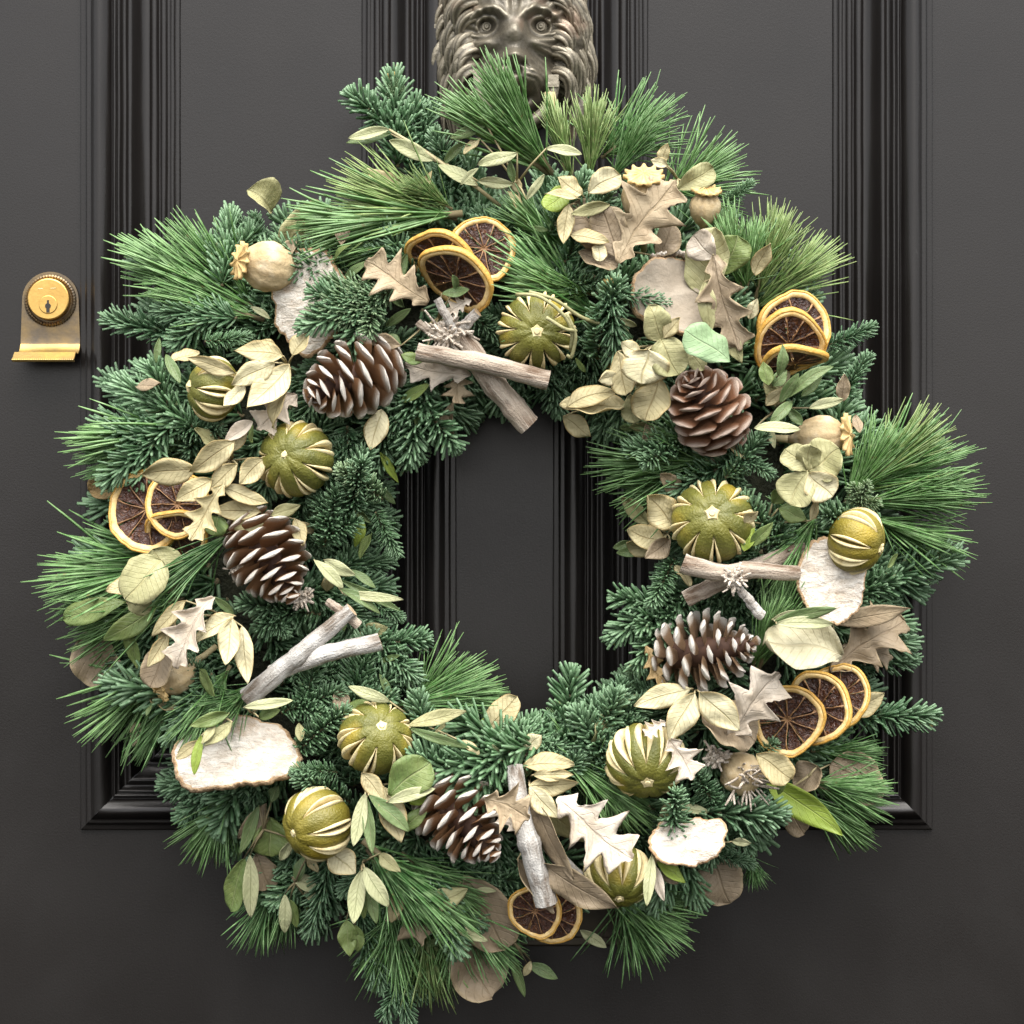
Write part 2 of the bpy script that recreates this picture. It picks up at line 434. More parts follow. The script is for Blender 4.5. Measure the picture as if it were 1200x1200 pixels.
# lock: plate with a curled finger pull, brass cylinder
def door_part(name, me, par=None, px=0, py=0, d=0):
    if par is None:
        o = link(name, me, door); o.matrix_local = Matrix.Translation(Vector(((px - 600) * S, -d * S, Z0 - (py - 600) * S)) - DO)
    else:
        o = link(name, me, par); o.matrix_local = Matrix.Translation(Vector((px * S, -d * S, py * S)))
    return o
mb = MB()
out = []
W2, AR = 32.5, 33
for k in range(0, 25):
    a_ = math.pi * k / 24; out.append((math.cos(a_) * 33, math.sin(a_) * 33))
# rows from the arch down to the curled lip: strip mesh built front and back
rows = []
for k in range(13):
    t = k / 12; yy = 33 * math.cos(math.pi / 2 * t); hw = 33 * math.sin(math.pi / 2 * t)
    rows.append((yy, max(hw, .5), 5))
for yy in (-12, -26, -40, -48): rows.append((yy, 33 + (-yy) * .035, 5))
for t in range(1, 10):
    a_ = t / 9 * R(112); rows.append((-48 - 17 * math.sin(a_) * .95, 34.5 + t * .1, 5 + 17 * (1 - math.cos(a_)) * 1.25))
rows.append((-69, 35.5, 42)); rows.append((-71.5, 35.5, 45.5)); rows.append((-75, 35.5, 44.5))
def strip(mb, rows, thick):
    n = 9; vs = []
    for side in (0, 1):
        for (yy, hw, d) in rows:
            for j in range(n):
                x = hw * (2 * j / (n - 1) - 1); vs.append((x, -(d if side == 0 else d - thick), yy))
    k = len(rows); fs = []
    for i in range(k - 1):
        for j in range(n - 1):
            a0 = i * n + j
            fs.append((a0, a0 + n, a0 + n + 1, a0 + 1)); b0 = a0 + k * n
            fs.append((b0, b0 + 1, b0 + n + 1, b0 + n))
        for j in (0, n - 1):
            a0 = i * n + j; b0 = a0 + k * n
            fs.append((a0, b0, b0 + n, a0 + n) if j == 0 else (a0, a0 + n, b0 + n, b0))
    for j in range(n - 1):
        fs.append((j, j + 1, j + 1 + k * n, j + k * n)); a0 = (k - 1) * n + j
        fs.append((a0, a0 + k * n, a0 + 1 + k * n, a0 + 1))
    mb.add(vs, fs)
nlip = 18
strip(mb, rows[:nlip], 4)
lockp = door_part('lock_plate', mb.mesh('lock_plate', M['brass_old'], True, sharp=35), None, 60, 352, 0)
tag(lockp, 'tarnished brass lock plate with arched top on the left stile')
mb = MB(); strip(mb, rows[nlip - 1:], 4)
o = door_part('finger_pull', mb.mesh('finger_pull', M['brass_pull'], True, sharp=35), lockp)
def ydisc(mb, r, d0, d1, n=48, bev=1.5, cx=0, cz=0):
    prof = [(r, d0), (r, d1 - bev), (r - bev * .3, d1 - bev * .3), (r - bev, d1)]
    vs = []
    for (q, d) in prof:
        for j in range(n):
            a_ = 2 * math.pi * j / n; vs.append((cx + q * math.cos(a_), -d, cz + q * math.sin(a_)))
    fs = []
    for i in range(len(prof) - 1):
        for j in range(n):
            k = (j + 1) % n; fs.append((i * n + j, i * n + k, i * n + n + k, i * n + n + j))
    o = mb.add(vs, fs); mb.f.append(tuple(o + (len(prof) - 1) * n + j for j in range(n))); mb.m.append(0)
mb = MB(); ydisc(mb, 24.3, 4, 17)
cyl = door_part('lock_cylinder', mb.mesh('lock_cylinder', M['brass'], True, sharp=12), lockp)
mb = MB(); ydisc(mb, 10.8, 16, 18.2, 36, .8, 0, -6.5); door_part('lock_plug', mb.mesh('lock_plug', M['brass'], True, sharp=12), lockp)
mb = MB()
ydisc(mb, 3.4, 17, 18.7, 20, .2, 0, -8.3)
for (x0, x1, z0, z1) in ((-1.1, 1.1, -8, -1.5), (-1.9, 1.9, -16, -8)):
    mb.add([(x0, -18.75, z0), (x1, -18.75, z0), (x1, -18.75, z1), (x0, -18.75, z1), (x0, -17, z0), (x1, -17, z0), (x1, -17, z1), (x0, -17, z1)],
           [(0, 1, 2, 3), (4, 5, 1, 0), (3, 2, 6, 7), (1, 5, 6, 2), (4, 0, 3, 7)])
door_part('keyhole', mb.mesh('keyhole', M['black'], False), lockp)
mb = MB()
for (x0, x1, z) in ((-12, -6, 11.5), (3, 9, 12)):
    mb.add([(x0, -17.4, z), (x1, -17.4, z + .4), (x1, -17.4, z + 1.3), (x0, -17.4, z + .9), (x0, -16, z), (x1, -16, z + .4), (x1, -16, z + 1.3), (x0, -16, z + .9)],
           [(0, 1, 2, 3), (4, 5, 1, 0), (3, 2, 6, 7), (1, 5, 6, 2), (4, 0, 3, 7)])
door_part('engraved_mark', mb.mesh('engraved_mark', M['pith'], False), lockp)
mb = MB()
for k in range(52):                       # beaded ring round the cylinder
    a_ = 2 * math.pi * k / 52; c = Vector((math.cos(a_) * 28, -6.2, math.sin(a_) * 28 - .8))
    rr = Vector((math.cos(a_), 0, math.sin(a_)))
    tt = Vector((-math.sin(a_), 0, math.cos(a_)))
    vs = [c + rr * 2.6 * math.cos(q) + Vector((0, -3.2, 0)) * max(0, math.sin(q)) + tt * s * 1.25 for s in (-1, 1) for q in (0, R(45), R(90), R(135), R(180))]
    mb.add(vs, [(i, i + 1, i + 6, i + 5) for i in range(4)] + [(4, 3, 2, 1, 0), (5, 6, 7, 8, 9)])
o = door_part('beaded_ring', mb.mesh('beaded_ring', M['brass_old'], True, sharp=40), lockp)
mb = MB()
for k in range(30):
    x = -34.5 + 69 * k / 29
    vs = [Vector((x + 1.1 * math.cos(q) * .9, -47.0 - 1.6 * math.sin(t), -73 + 1.5 * math.cos(t))) for q in (0, R(180)) for t in (R(10), R(60), R(110), R(160))]
    mb.add(vs, [(0, 1, 5, 4), (1, 2, 6, 5), (2, 3, 7, 6)])
door_part('beaded_edge', mb.mesh('beaded_edge', M['brass_pull'], True), lockp)

# letter plate, nearly all of it behind the foot of the wreath
mb = MB(); vs = []
LX, LY = 196, 36
for (f, d) in ((0, 0), (0, 5), (2.5, 7.5), (10, 7.5), (12, 5.5), (16, 5.5)):
    for (x, z) in ((-LX + f, -LY + f), (LX - f, -LY + f), (LX - f, LY - f), (-LX + f, LY - f)): vs.append((x, -d, z))
mb.add(vs, [(i * 4 + j, i * 4 + (j + 1) % 4, i * 4 + 4 + (j + 1) % 4, i * 4 + 4 + j) for i in range(5) for j in range(4)] + [(20, 21, 22, 23)])
tag(door_part('letter_plate', mb.mesh('letter_plate', M['bronze_dk'], False), None, 594, 1072, 0), 'dark letter plate mostly hidden behind the bottom of the wreath')

# lion-head knocker on the mullion
KX, KY = 602, 56
kn = bpy.data.objects.new('door_knocker', None); COL.objects.link(kn); kn.parent = door
kn.matrix_local = Matrix.Translation(Vector(((KX - 600) * S, 0, Z0 - (KY - 600) * S)) - DO)
tag(kn, 'worn bronze lion head knocker above the wreath')
def G(x, y, cx, cy, sx, sy): return np.exp(-((x - cx) / sx) ** 2 - ((y - cy) / sy) ** 2)
nx, ny = 150, 190
gx = np.linspace(-82, 82, nx); gy = np.linspace(-98, 118, ny); X, Y = np.meshgrid(gx, gy)
q = 1 - (X / 82) ** 2 - ((Y - 10) / 108) ** 2
H = 20 + 46 * np.sqrt(np.clip(q, 0, None))
H += 12 * G(X, Y, -17, 42, 15, 22) + 12 * G(X, Y, 17, 42, 15, 22) - 4 * G(X, Y, 0, 45, 5, 25)
for sx in (-1, 1):
    ex, ey = 31 * sx, 13
    H -= 15 * G(X, Y, ex - 1 * sx, ey + 1, 15, 10)
    rho = np.hypot((X - ex) / 1.15, Y - ey + 1); upper = 1 / (1 + np.exp(-(Y - ey - 4) / 2.2))
    H += 7.5 * np.exp(-((rho - 19) / 4.5) ** 2) * upper
    H += 6 * np.exp(-((rho - 10.0) / 1.9) ** 2) * (.55 + .45 * upper)
    H += 12 * G(X, Y, 30 * sx, -10, 14, 9)                       # cheekbone
    H += 20 * G(X, Y, 18 * sx + 1, -48, 16, 13)                    # muzzle pads
    H -= 11 * G(X, Y, 47 * sx, -26, 12, 18)
    for r_ in range(3): H -= 2.2 * np.exp(-((Y + 40 + r_ * 6 + (X - 18 * sx) * .2 * sx) / 1.6) ** 2) * G(X, Y, 20 * sx, -46, 9, 16)
H += 20 * np.exp(-(np.abs(X) / 19) ** 2.6) / (1 + np.exp((Y - 26) / 5)) / (1 + np.exp(-(Y + 34) / 3))
H += 13 * G(X, Y, 0, -2, 15, 14)
H += 25 * G(X, Y, 2, -31, 15, 9) - 8 * G(X, Y, 2, -45, 7, 4)
for sx in (-1, 1): H -= 9 * G(X, Y, 2 + sx * 8, -37, 3.4, 2.4)
H += 30 * G(X, Y, 2, -62, 36, 30)
H -= 34 * G(X, Y, 7, -70, 13, 7)
H += 14 * G(X, Y, 4, -74, 20, 12)
nzv = np.vectorize(lambda x, y: mnoise.noise(Vector((x * .09, y * .09, 3))))
H += nzv(X, Y) * 1.8
fur = np.vectorize(lambda x, y: mnoise.noise(Vector((math.atan2(y + 10, x) * 9, math.hypot(x, y + 10) * .035, 7))))
H += fur(X, Y) * 4.5 * np.clip((np.hypot(X / 1.0, Y + 5) - 26) / 16, 0, 1)
H = np.where(q > .0, H, 8)
mb = MB(); vs = [(X[j, i], -H[j, i], Y[j, i]) for j in range(ny) for i in range(nx)]
fs = []
for j in range(ny - 1):
    for i in range(nx - 1):
        if max(q[j, i], q[j, i + 1], q[j + 1, i], q[j + 1, i + 1]) > 0: fs.append((j * nx + i, j * nx + i + 1, j * nx + nx + i + 1, j * nx + nx + i))
mb.add(vs, fs)
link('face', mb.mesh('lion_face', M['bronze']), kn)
def sphere(mb, c, r, n=20, k=12, sq=(1, 1, 1), m=0):
    vs = []; c = Vector(c)
    for i in range(k + 1):
        t = math.pi * i / k
        for j in range(n):
            a_ = 2 * math.pi * j / n
            vs.append(c + Vector((r * math.sin(t) * math.cos(a_) * sq[0], r * math.sin(t) * math.sin(a_) * sq[1], r * math.cos(t) * sq[2])))
    fs = [(i * n + j, i * n + n + j, i * n + n + (j + 1) % n, i * n + (j + 1) % n) for i in range(k) for j in range(n)]
    mb.add(vs, fs, m)
for sx in (-1, 1):
    j = int(np.argmin(abs(gy - 13))); i = int(np.argmin(abs(gx - 31 * sx))); h = H[j, i]
    mb = MB(); sphere(mb, (31 * sx, -h + 2.0, 13), 8.2)
    # carved iris ring and pupil
    for rr, th in ((4.6, .9), (1.5, 1.3)):
        pts = [(31 * sx + rr * math.cos(t), -h + 2.0 - math.sqrt(8.2 ** 2 - rr ** 2), 13 + rr * math.sin(t)) for t in np.linspace(0, 2 * math.pi, 20)]
        tube(mb, pts, th, 6, cap=False)
    link('eye', mb.mesh('eye', M['bronze']), kn)
def lock_strand(pts, r0, seed):
    mb = MB(); n = 20; k = 16
    P4 = [Vector(p) for p in pts]; out = []
    for i in range(k):
        t = i / (k - 1)
        b = [(1 - t) ** 3, 3 * t * (1 - t) ** 2, 3 * t * t * (1 - t), t ** 3]
        out.append(sum((P4[j] * b[j] for j in range(4)), Vector()))
    rad = [r0 * (.75 + .5 * math.sin(math.pi * min(1, .15 + .8 * i / k))) * (1 - (i / (k - 1)) ** 2.2 * .90) for i in range(k)]
    tube(mb, out, rad, n, wob=lambda i, j: 1 + .24 * math.cos(5 * 2 * math.pi * j / n + i * .10 + seed))
    link('mane_lock', mb.mesh('mane_lock', M['bronze']), kn)
sd = 0
for sx in (-1, 1):
    # outer, middle and inner rows; every lock leaves the face and sweeps outward and down
    for row, (xo, ho, hr, n_, ys, ye, dr) in enumerate([(60, 14, 7, 14, 128, -66, 56), (52, 30, 15, 13, 118, -64, 54), (45, 46, 26, 12, 106, -58, 48), (38, 60, 40, 10, 96, -40, 40)]):
        for i in range(n_):
            sd += 1; t = i / (n_ - 1); y0 = ys + (ye - ys) * t + rnd(-8, 8)
            x_in = (52 if (row == 3 and y0 < 26) else xo) + rnd(-8, 8)
            bow = math.sqrt(max(.12, 1 - ((y0 - 12) / 128) ** 2))
            xi = x_in * (.35 + .65 * bow); xe = (98 - row * 8) * (.30 + .70 * bow) + rnd(-5, 3)
            drop = dr * (.75 + .5 * t) + rnd(-8, 8)
            pts = [(sx * (xi - 14), -(ho - 20), y0 + 2), (sx * (xi + (xe - xi) * .5), -(ho + 5 + rnd(-2, 4)), y0 + 6), (sx * (xe + 3), -(hr + 9), y0 - drop * .25), (sx * (xe - 9 - 10 * t + rnd(-4, 4)), -hr, y0 - drop)]
            lock_strand(pts, rnd(7.0, 9.2) - row * .5, sd)
for i in range(11):                        # locks over the crown of the head
    x = -50 + 10 * i; lock_strand([(x * .6, -54, 90), (x * .8, -52, 116), (x * 1.1, -34, 134), (x * 1.5, -14, 128)], 8, i)
mb = MB(); vs = []
n = 64
prof = [(1.0, 0), (1.0, 8), (.9, 14)]
for (f, d) in prof:
    for j in range(n):
        a_ = 2 * math.pi * j / n; vs.append((91 * f * math.cos(a_), -d, 14 + 116 * f * math.sin(a_)))
fs = [(i * n + j, i * n + (j + 1) % n, i * n + n + (j + 1) % n, i * n + n + j) for i in range(2) for j in range(n)] + [tuple(2 * n + j for j in range(n))]
mb.add(vs, fs); link('back_plate', mb.mesh('back_plate', M['bronze_dk'], True, sharp=40), kn)
for x, z in ((-40, -49), (45, -53)):
    mb = MB(); tube(mb, [(x, -36, z), (x, -62, z), (x, -72, z - 1), (x, -74, z - 1)], [6.5, 6.8, 6.2, 4.5], 12)
    mb2 = MB()
    mb2.add([(x + a_ * 6, -d, z + b_ * 7) for d in (36, 74) for a_, b_ in ((-1, -1), (1, -1), (1, 1), (-1, 1))], [(4, 5, 6, 7), (0, 1, 5, 4), (1, 2, 6, 5), (2, 3, 7, 6), (3, 0, 4, 7)])
    link('ring_stub', mb2.mesh('ring_stub', M['bronze'], False), kn)
mb = MB(); pts = [(3 + 43 * math.cos(t), -66, -52 + 50 * math.sin(t)) for t in np.linspace(R(180), R(360), 24)]
tube(mb, pts, 6.5, 12); link('knocker_ring', mb.mesh('knocker_ring', M['bronze']), kn)

# ---------------------------------------------------------------- the wreath and its greenery
wr = empty('evergreen_wreath', Matrix.Translation(P(CX, CY, 0)), 'round evergreen wreath of fir and pine hung on the black door', 'wreath')
WO = MX[wr.name].translation.copy()
WINV = Matrix.Translation(-WO)
mb = MB(); vs = []; n, k = 96, 20
for i in range(n):
    a_ = 2 * math.pi * i / n
    for j in range(k):
        b_ = 2 * math.pi * j / k
        nn = 1 + .14 * mnoise.noise(Vector((math.cos(a_) * 4, math.sin(a_) * 4, b_ * 2)))
        r_ = RM - 4 + 98 * nn * math.cos(b_); vs.append((r_ * math.cos(a_), -(54 + 26 * nn * math.sin(b_)), r_ * math.sin(a_)))
mb.add(vs, [(i * k + j, i * k + (j + 1) % k, ((i + 1) % n) * k + (j + 1) % k, ((i + 1) % n) * k + j) for i in range(n) for j in range(k)])
link('wreath_ring', mb.mesh('wreath_ring', M['moss']), wr)

def needle(mb, o, d, up, L, r, bend, seg=3, sides=3, taper=.75, m=0):
    d = d.normalized(); pts = []
    for i in range(seg + 1):
        t = i / seg; pts.append(o + d * (L * t) + up * (bend * L * t * t))
    rad = [r * (.8 if i == 0 else (1 if i < seg else taper)) for i in range(seg + 1)]
    tube(mb, pts, rad, sides, m)

def fir_branch(mbn, mbs, o, ax, up, L, dens, nl, rnd_):
    ax = ax.normalized(); side = up.cross(ax).normalized(); up = ax.cross(side)
    n = int(L * dens)
    bowv = rnd_.uniform(-.10, .10); bows = rnd_.uniform(-.12, .12)
    def pt(t): return o + ax * (L * t) + up * (bowv * L * t * t) + side * (bows * L * t * t)
    tube(mbs, [pt(i / 6) for i in range(7)], [2.6 - 1.6 * i / 6 for i in range(7)], 6)
    for i in range(n):
        t = (i + rnd_.random()) / n
        ph = i * 2.39996
        # noble fir: needles crowd on the upper side and sweep up and forward
        c, s = math.cos(ph), math.sin(ph)
        if s < -.35 and rnd_.random() < .6: s = -s * .6
        rad = side * c + up * s
        aa = R(rnd_.uniform(46, 74) * (1 - .55 * t ** 3) + 6)
        d = ax * math.cos(aa) + rad * math.sin(aa) + up * .12
        ln = nl * rnd_.uniform(.78, 1.1) * (1 - .35 * t ** 6) * (.75 + .25 * min(1, t * 6))
        needle(mbn, pt(t), d, (ax * .45 + up * .55), ln, 2.0 * rnd_.uniform(.85, 1.1), rnd_.uniform(.10, .32))
    for k in range(7):
        a_ = k * .9; d = ax + (side * math.cos(a_) + up * math.sin(a_)) * .35
        needle(mbn, pt(.99), d, ax, nl * .5, 1.6, .1)

FIR = []
for vi in range(10):
    rr = random.Random(100 + vi)
    mbn, mbs = MB(), MB(); o = Vector((0, 0, 0)); X_, Z_ = Vector((1, 0, 0)), Vector((0, 0, 1))
    fir_branch(mbn, mbs, o, X_, Z_, 100, 1.1, 29, rr)
    if vi % 5 in (0, 2, 3):
        for s in (-1, 1):
            if vi % 5 == 3 and s < 0: continue
            b0 = Vector((rr.uniform(18, 40), 0, 0)); ang = R(rr.uniform(32, 48)) * s
            fir_branch(mbn, mbs, b0, Vector((math.cos(ang), math.sin(ang), rr.uniform(-.1, .2))), Z_, rr.uniform(48, 64), 1.1, 26, rr)
    FIR.append((mbs.mesh('fir_stem', M['stem']), mbn.mesh('fir_needles', M['fir'])))
FIR_LT = []
for vi in range(3):
    me = FIR[vi * 2][1].copy(); me.materials.clear(); me.materials.append(M['fir_lt']); FIR_LT.append((FIR[vi * 2][0], me))
mbud = MB()
for k in range(14):
    a_ = k * 2.4; t = k / 14
    needle(mbud, Vector((0, 0, 0)), Vector((1 - t * .5, math.cos(a_) * (.3 + t), math.sin(a_) * (.3 + t))), Vector((1, 0, 0)), 8, 2.2, .1, 2, 4, .5)
BUD = mbud.mesh('fir_bud', M['bud'])

def fir(bx, by, tx, ty, db, dt, var=None, roll=0.0, lt=False, bud=False):
    b, t = P(bx, by, db), P(tx, ty, dt); v = t - b
    up = Matrix.Rotation(R(roll), 3, v.normalized()) @ Vector((0, -1, .25))
    var = random.randrange(len(FIR)) if var is None else var
    st, nd = (FIR_LT[var % 3] if lt else FIR[var % len(FIR)])
    o = link('fir_sprig', st, wr, WINV @ basis(b, v, up, v.length / (100 * S)))
    nobj = link('needles', nd, o); nobj['kind'] = 'stuff'
    if bud:
        q = link('bud', BUD, o); q.matrix_local = Matrix.Translation((.0495, 0, 0))
    return o

PINE = {}
for name, (spread, n, stem) in {'brush': (10, 175, 52), 'fan': (18, 170, 44), 'wide': (32, 150, 36)}.items():
    for vi in range(3):
        rr = random.Random(hash((len(name), vi)) % 999 + 7)
        mbn, mbs = MB(), MB()
        tube(mbs, [(0, 0, 0), (stem * .5, 0, 1), (stem, 0, 0)], [2.6, 2.2, 1.2], 6)
        for i in range(n):
            s = rr.random() ** .8; o = Vector((stem * s, 0, 0))
            sp = R(abs(rr.gauss(0, spread)) * (1.9 if rr.random() < .10 else 1) + 2); ph = rr.uniform(0, 6.283)
            d = Vector((math.cos(sp), math.sin(sp) * math.cos(ph), math.sin(sp) * math.sin(ph) * .7))
            L = (100 - stem * s * .62) * (rr.uniform(.62, 1.03) if rr.random() < .85 else rr.uniform(.35, .7))
            crv = Vector((rr.uniform(-.2, .1), rr.uniform(-1, 1), rr.uniform(-1, 1)))
            needle(mbn, o, d, crv, L, .98 * rr.uniform(.75, 1.15), rr.uniform(.0, .10) if rr.random() < .8 else rr.uniform(.1, .38), 5, 3, .35)
        PINE[(name, vi)] = (mbs, mbn)
PM = {}
def pine(bx, by, tx, ty, db, dt, kind='fan', yellow=False, droop=0):
    b, t = P(bx, by, db), P(tx, ty, dt); v = t - b
    key = (kind, random.randrange(3), yellow, bool(v.length / (100 * S) > 1.3))
    if key not in PM:
        s_, n_ = PINE[key[:2]]
        PM[key] = (s_.mesh('pine_stem', M['stem']), n_.mesh('pine_needles', M['pine_y'] if yellow else M['pine']))
    up = Matrix.Rotation(rnd(0, 6.28), 3, v.normalized()) @ Vector((0, -1, .25)) if kind != 'wide' else Vector((0, -1, .2))
    st, nd = PM[key]
    o = link('pine_tuft', st, wr, WINV @ basis(b, v, up, v.length / (100 * S)))
    q = link('needles', nd, o); q['kind'] = 'stuff'
    return o

# keep the random filling clear of the decorations: (x, y, radius)
KEEP = [(575, 292, 50), (600, 310, 36), (403, 445, 58), (318, 660, 55), (826, 472, 52), (836, 760, 60), (545, 965, 58),
        (629, 388, 46), (250, 455, 34), (347, 538, 44), (835, 610, 46), (1005, 635, 36), (372, 965, 40), (440, 865, 42), (757, 892, 45), (723, 1025, 38),
        (540, 300, 52), (930, 395, 44), (170, 597, 50), (210, 610, 34), (935, 840, 46), (980, 825, 30), (640, 1078, 34),
        (300, 310, 34), (753, 225, 36), (970, 512, 34), (870, 910, 34), (360, 350, 46), (795, 345, 55), (280, 885, 74), (975, 680, 44), (808, 985, 34),
        (565, 430, 60), (600, 480, 28), (525, 385, 35), (870, 670, 60), (350, 770, 60), (620, 980, 45), (750, 260, 50), (700, 965, 50), (1020, 745, 45), (945, 765, 40),
        (300, 445, 40), (240, 575, 45), (760, 440, 40), (695, 485, 36), (765, 620, 34), (945, 550, 36), (800, 835, 45), (885, 830, 40), (300, 1020, 46), (350, 1055, 36), (424, 1045, 42), (445, 955, 44), (435, 690, 36), (165, 680, 40), (1000, 900, 40), (590, 1085, 40), (845, 340, 40), (215, 735, 40), (265, 760, 35)]
def blocked(x0, y0, x1, y1, f=.85):
    for k in range(5):
        x = x0 + (x1 - x0) * k / 4; y = y0 + (y1 - y0) * k / 4
        for (kx, ky, kr) in KEEP:
            if math.hypot(x - kx, y - ky) < kr * f: return True
    return False

# back layer: fans outward and inward all the way round
OUT = {0: 480, 15: 455, 30: 465, 45: 470, 60: 462, 75: 455, 90: 460, 105: 480, 120: 470, 135: 520, 150: 520, 165: 490, 180: 490, 195: 500, 210: 490, 225: 495, 240: 505, 255: 490, 270: 440, 285: 430, 300: 460, 315: 460, 330: 455, 345: 470}
def outr(deg):
    deg %= 360; k = int(deg // 15) * 15; f = (deg - k) / 15
    return OUT[k] * (1 - f) + OUT[(k + 15) % 360] * f
INR = {0: 174, 45: 178, 90: 162, 135: 162, 180: 144, 225: 178, 270: 196, 315: 196}
def inr(deg):
    deg %= 360; k = int(deg // 45) * 45; f = (deg - k) / 45
    return INR[k] * (1 - f) + INR[(k + 45) % 360] * f
def pol(deg, r): return CX + r * math.cos(R(deg)), CY - r * math.sin(R(deg))
for i in range(46):
    dg = i * 360 / 46 + rnd(-3, 3); ro = outr(dg) * rnd(.93, 1.0)
    b_ = pol(dg + rnd(-9, 9), ro - rnd(105, 135)); t_ = pol(dg, ro)
    fir(*b_, *t_, rnd(35, 75), rnd(18, 60), roll=rnd(-25, 25))
for i in range(30):
    dg = i * 12 + rnd(-4, 4); ri = inr(dg) * rnd(1.0, 1.10)
    b_ = pol(dg + rnd(-14, 14), ri + rnd(85, 110)); t_ = pol(dg + rnd(-6, 6), ri)
    fir(*b_, *t_, rnd(60, 95), rnd(35, 80), roll=rnd(-25, 25))
cnt = 0; tries = 0
while cnt < 150 and tries < 3000:
    tries += 1
    dg = rnd(0, 360); rr_ = inr(dg) + (outr(dg) - inr(dg)) * rnd(.10, .90)
    mid = (inr(dg) + outr(dg)) / 2; L = rnd(78, 122)
    x, y = pol(dg, rr_)
    outw = 1 if rr_ > mid else -1
    da = dg + (0 if outw > 0 else 180) + rnd(-75, 75)
    tx, ty = x + L * math.cos(R(da)), y - L * math.sin(R(da))
    rt = math.hypot(tx - CX, ty - CY)
    if rt > outr(dg) * .99 or rt < inr(dg) * 1.02: continue
    dd = dsurf(x, y); dt = dsurf(tx, ty)
    if blocked(x, y, tx, ty): dd -= 52; dt -= 48
    else: dt += rnd(5, 40)
    dd = max(dd, 46); dt = max(dt, 50)
    fir(x, y, tx, ty, dd - 12, max(dt, 18), roll=rnd(-30, 30)); cnt += 1

mb = MB()
for dx, dd in ((0, 0), (3.5, 2), (7, -1)):
    tube(mb, [(P(x + dx * (1 + .2 * math.sin(y)), y, d_ + dd) - WO) / S for x, y, d_ in ((640, 108, 60), (646, 130, 64), (651, 150, 66), (656, 172, 70), (662, 200, 80))], [2.2, 2.4, 2.0, 2.3, 2.0], 6)
link('hanging_tie', mb.mesh('raffia_tie', M['stem_p']), wr)

# sprigs one can pick out in the photograph (base, tip)
F = [(466, 196, 460, 92, 70, 62, 0), (480, 205, 500, 128, 60, 60, 1), (535, 235, 515, 158, 70, 80, 4),
     (700, 420, 714, 332, 120, 175, 1), (716, 335, 716, 425, 172, 140, 6), (722, 340, 775, 362, 165, 160, 4),
     (632, 872, 500, 905, 150, 165, 2), (600, 880, 555, 930, 150, 160, 6), (455, 345, 362, 388, 150, 165, 5), (500, 430, 480, 536, 120, 130, 0),
     (412, 600, 420, 540, 135, 185, 1), (380, 640, 395, 578, 130, 165, 2), (440, 600, 462, 650, 100, 110, 6), (430, 700, 468, 728, 100, 110, 4),
     (808, 690, 722, 748, 110, 118, 5), (790, 655, 768, 708, 120, 150, 1), (860, 530, 900, 560, 150, 170, 6), (850, 560, 900, 515, 150, 165, 4),
     (970, 405, 1022, 388, 70, 70, 6), (985, 470, 1012, 418, 80, 85, 1), (1010, 690, 1112, 648, 62, 62, 1), (1030, 620, 960, 598, 110, 150, 4),
     (995, 838, 1088, 846, 60, 62, 6), (990, 775, 1066, 782, 45, 40, 4), (790, 985, 786, 932, 150, 200, 1), (838, 945, 815, 900, 140, 170, 6),
     (850, 985, 905, 960, 110, 120, 4), (840, 1000, 880, 1010, 90, 80, 1), (880, 900, 912, 872, 120, 150, 4), (240, 400, 290, 400, 115, 120, 6),
     (215, 395, 132, 374, 60, 55, 4), (235, 345, 158, 312, 60, 60, 1), (200, 500, 258, 512, 100, 130, 4), (230, 450, 172, 462, 60, 50, 5),
     (330, 835, 395, 810, 130, 150, 0), (350, 880, 400, 830, 130, 160, 1), (395, 905, 345, 900, 140, 155, 6), (410, 940, 350, 905, 120, 150, 4),
     (385, 1010, 372, 1090, 90, 70, 1), (450, 1000, 400, 1040, 110, 110, 6), (460, 1130, 480, 1196, 60, 50, 5), (420, 1060, 440, 1150, 60, 50, 4),
     (590, 850, 660, 880, 120, 140, 5), (640, 870, 700, 838, 115, 125, 6), (700, 860, 760, 820, 120, 130, 0), (880, 660, 930, 700, 100, 110, 1),
     (850, 240, 878, 214, 80, 85, 1), (890, 310, 915, 265, 80, 85, 4), (320, 290, 275, 262, 60, 55, 5), (540, 360, 590, 395, 100, 115, 1),
     (375, 720, 290, 705, 110, 150, 2), (300, 700, 330, 745, 120, 140, 6), (250, 800, 215, 770, 110, 130, 4), (640, 350, 700, 300, 120, 130, 5)]
for i, (bx, by, tx, ty, db, dt, v_) in enumerate(F):
    fir(bx, by, tx, ty, db, dt, v_, roll=rnd(-15, 15), bud=(i in (0, 3, 4, 22, 14)))
for q in ((462, 338, 402, 376, 160, 168, 0), (440, 335, 368, 366, 155, 165, 1), (448, 585, 400, 545, 140, 178, 2), (1000, 600, 1016, 570, 130, 165, 1), (460, 120, 462, 92, 64, 66, 1)):
    fir(*q[:6], q[6], lt=True)

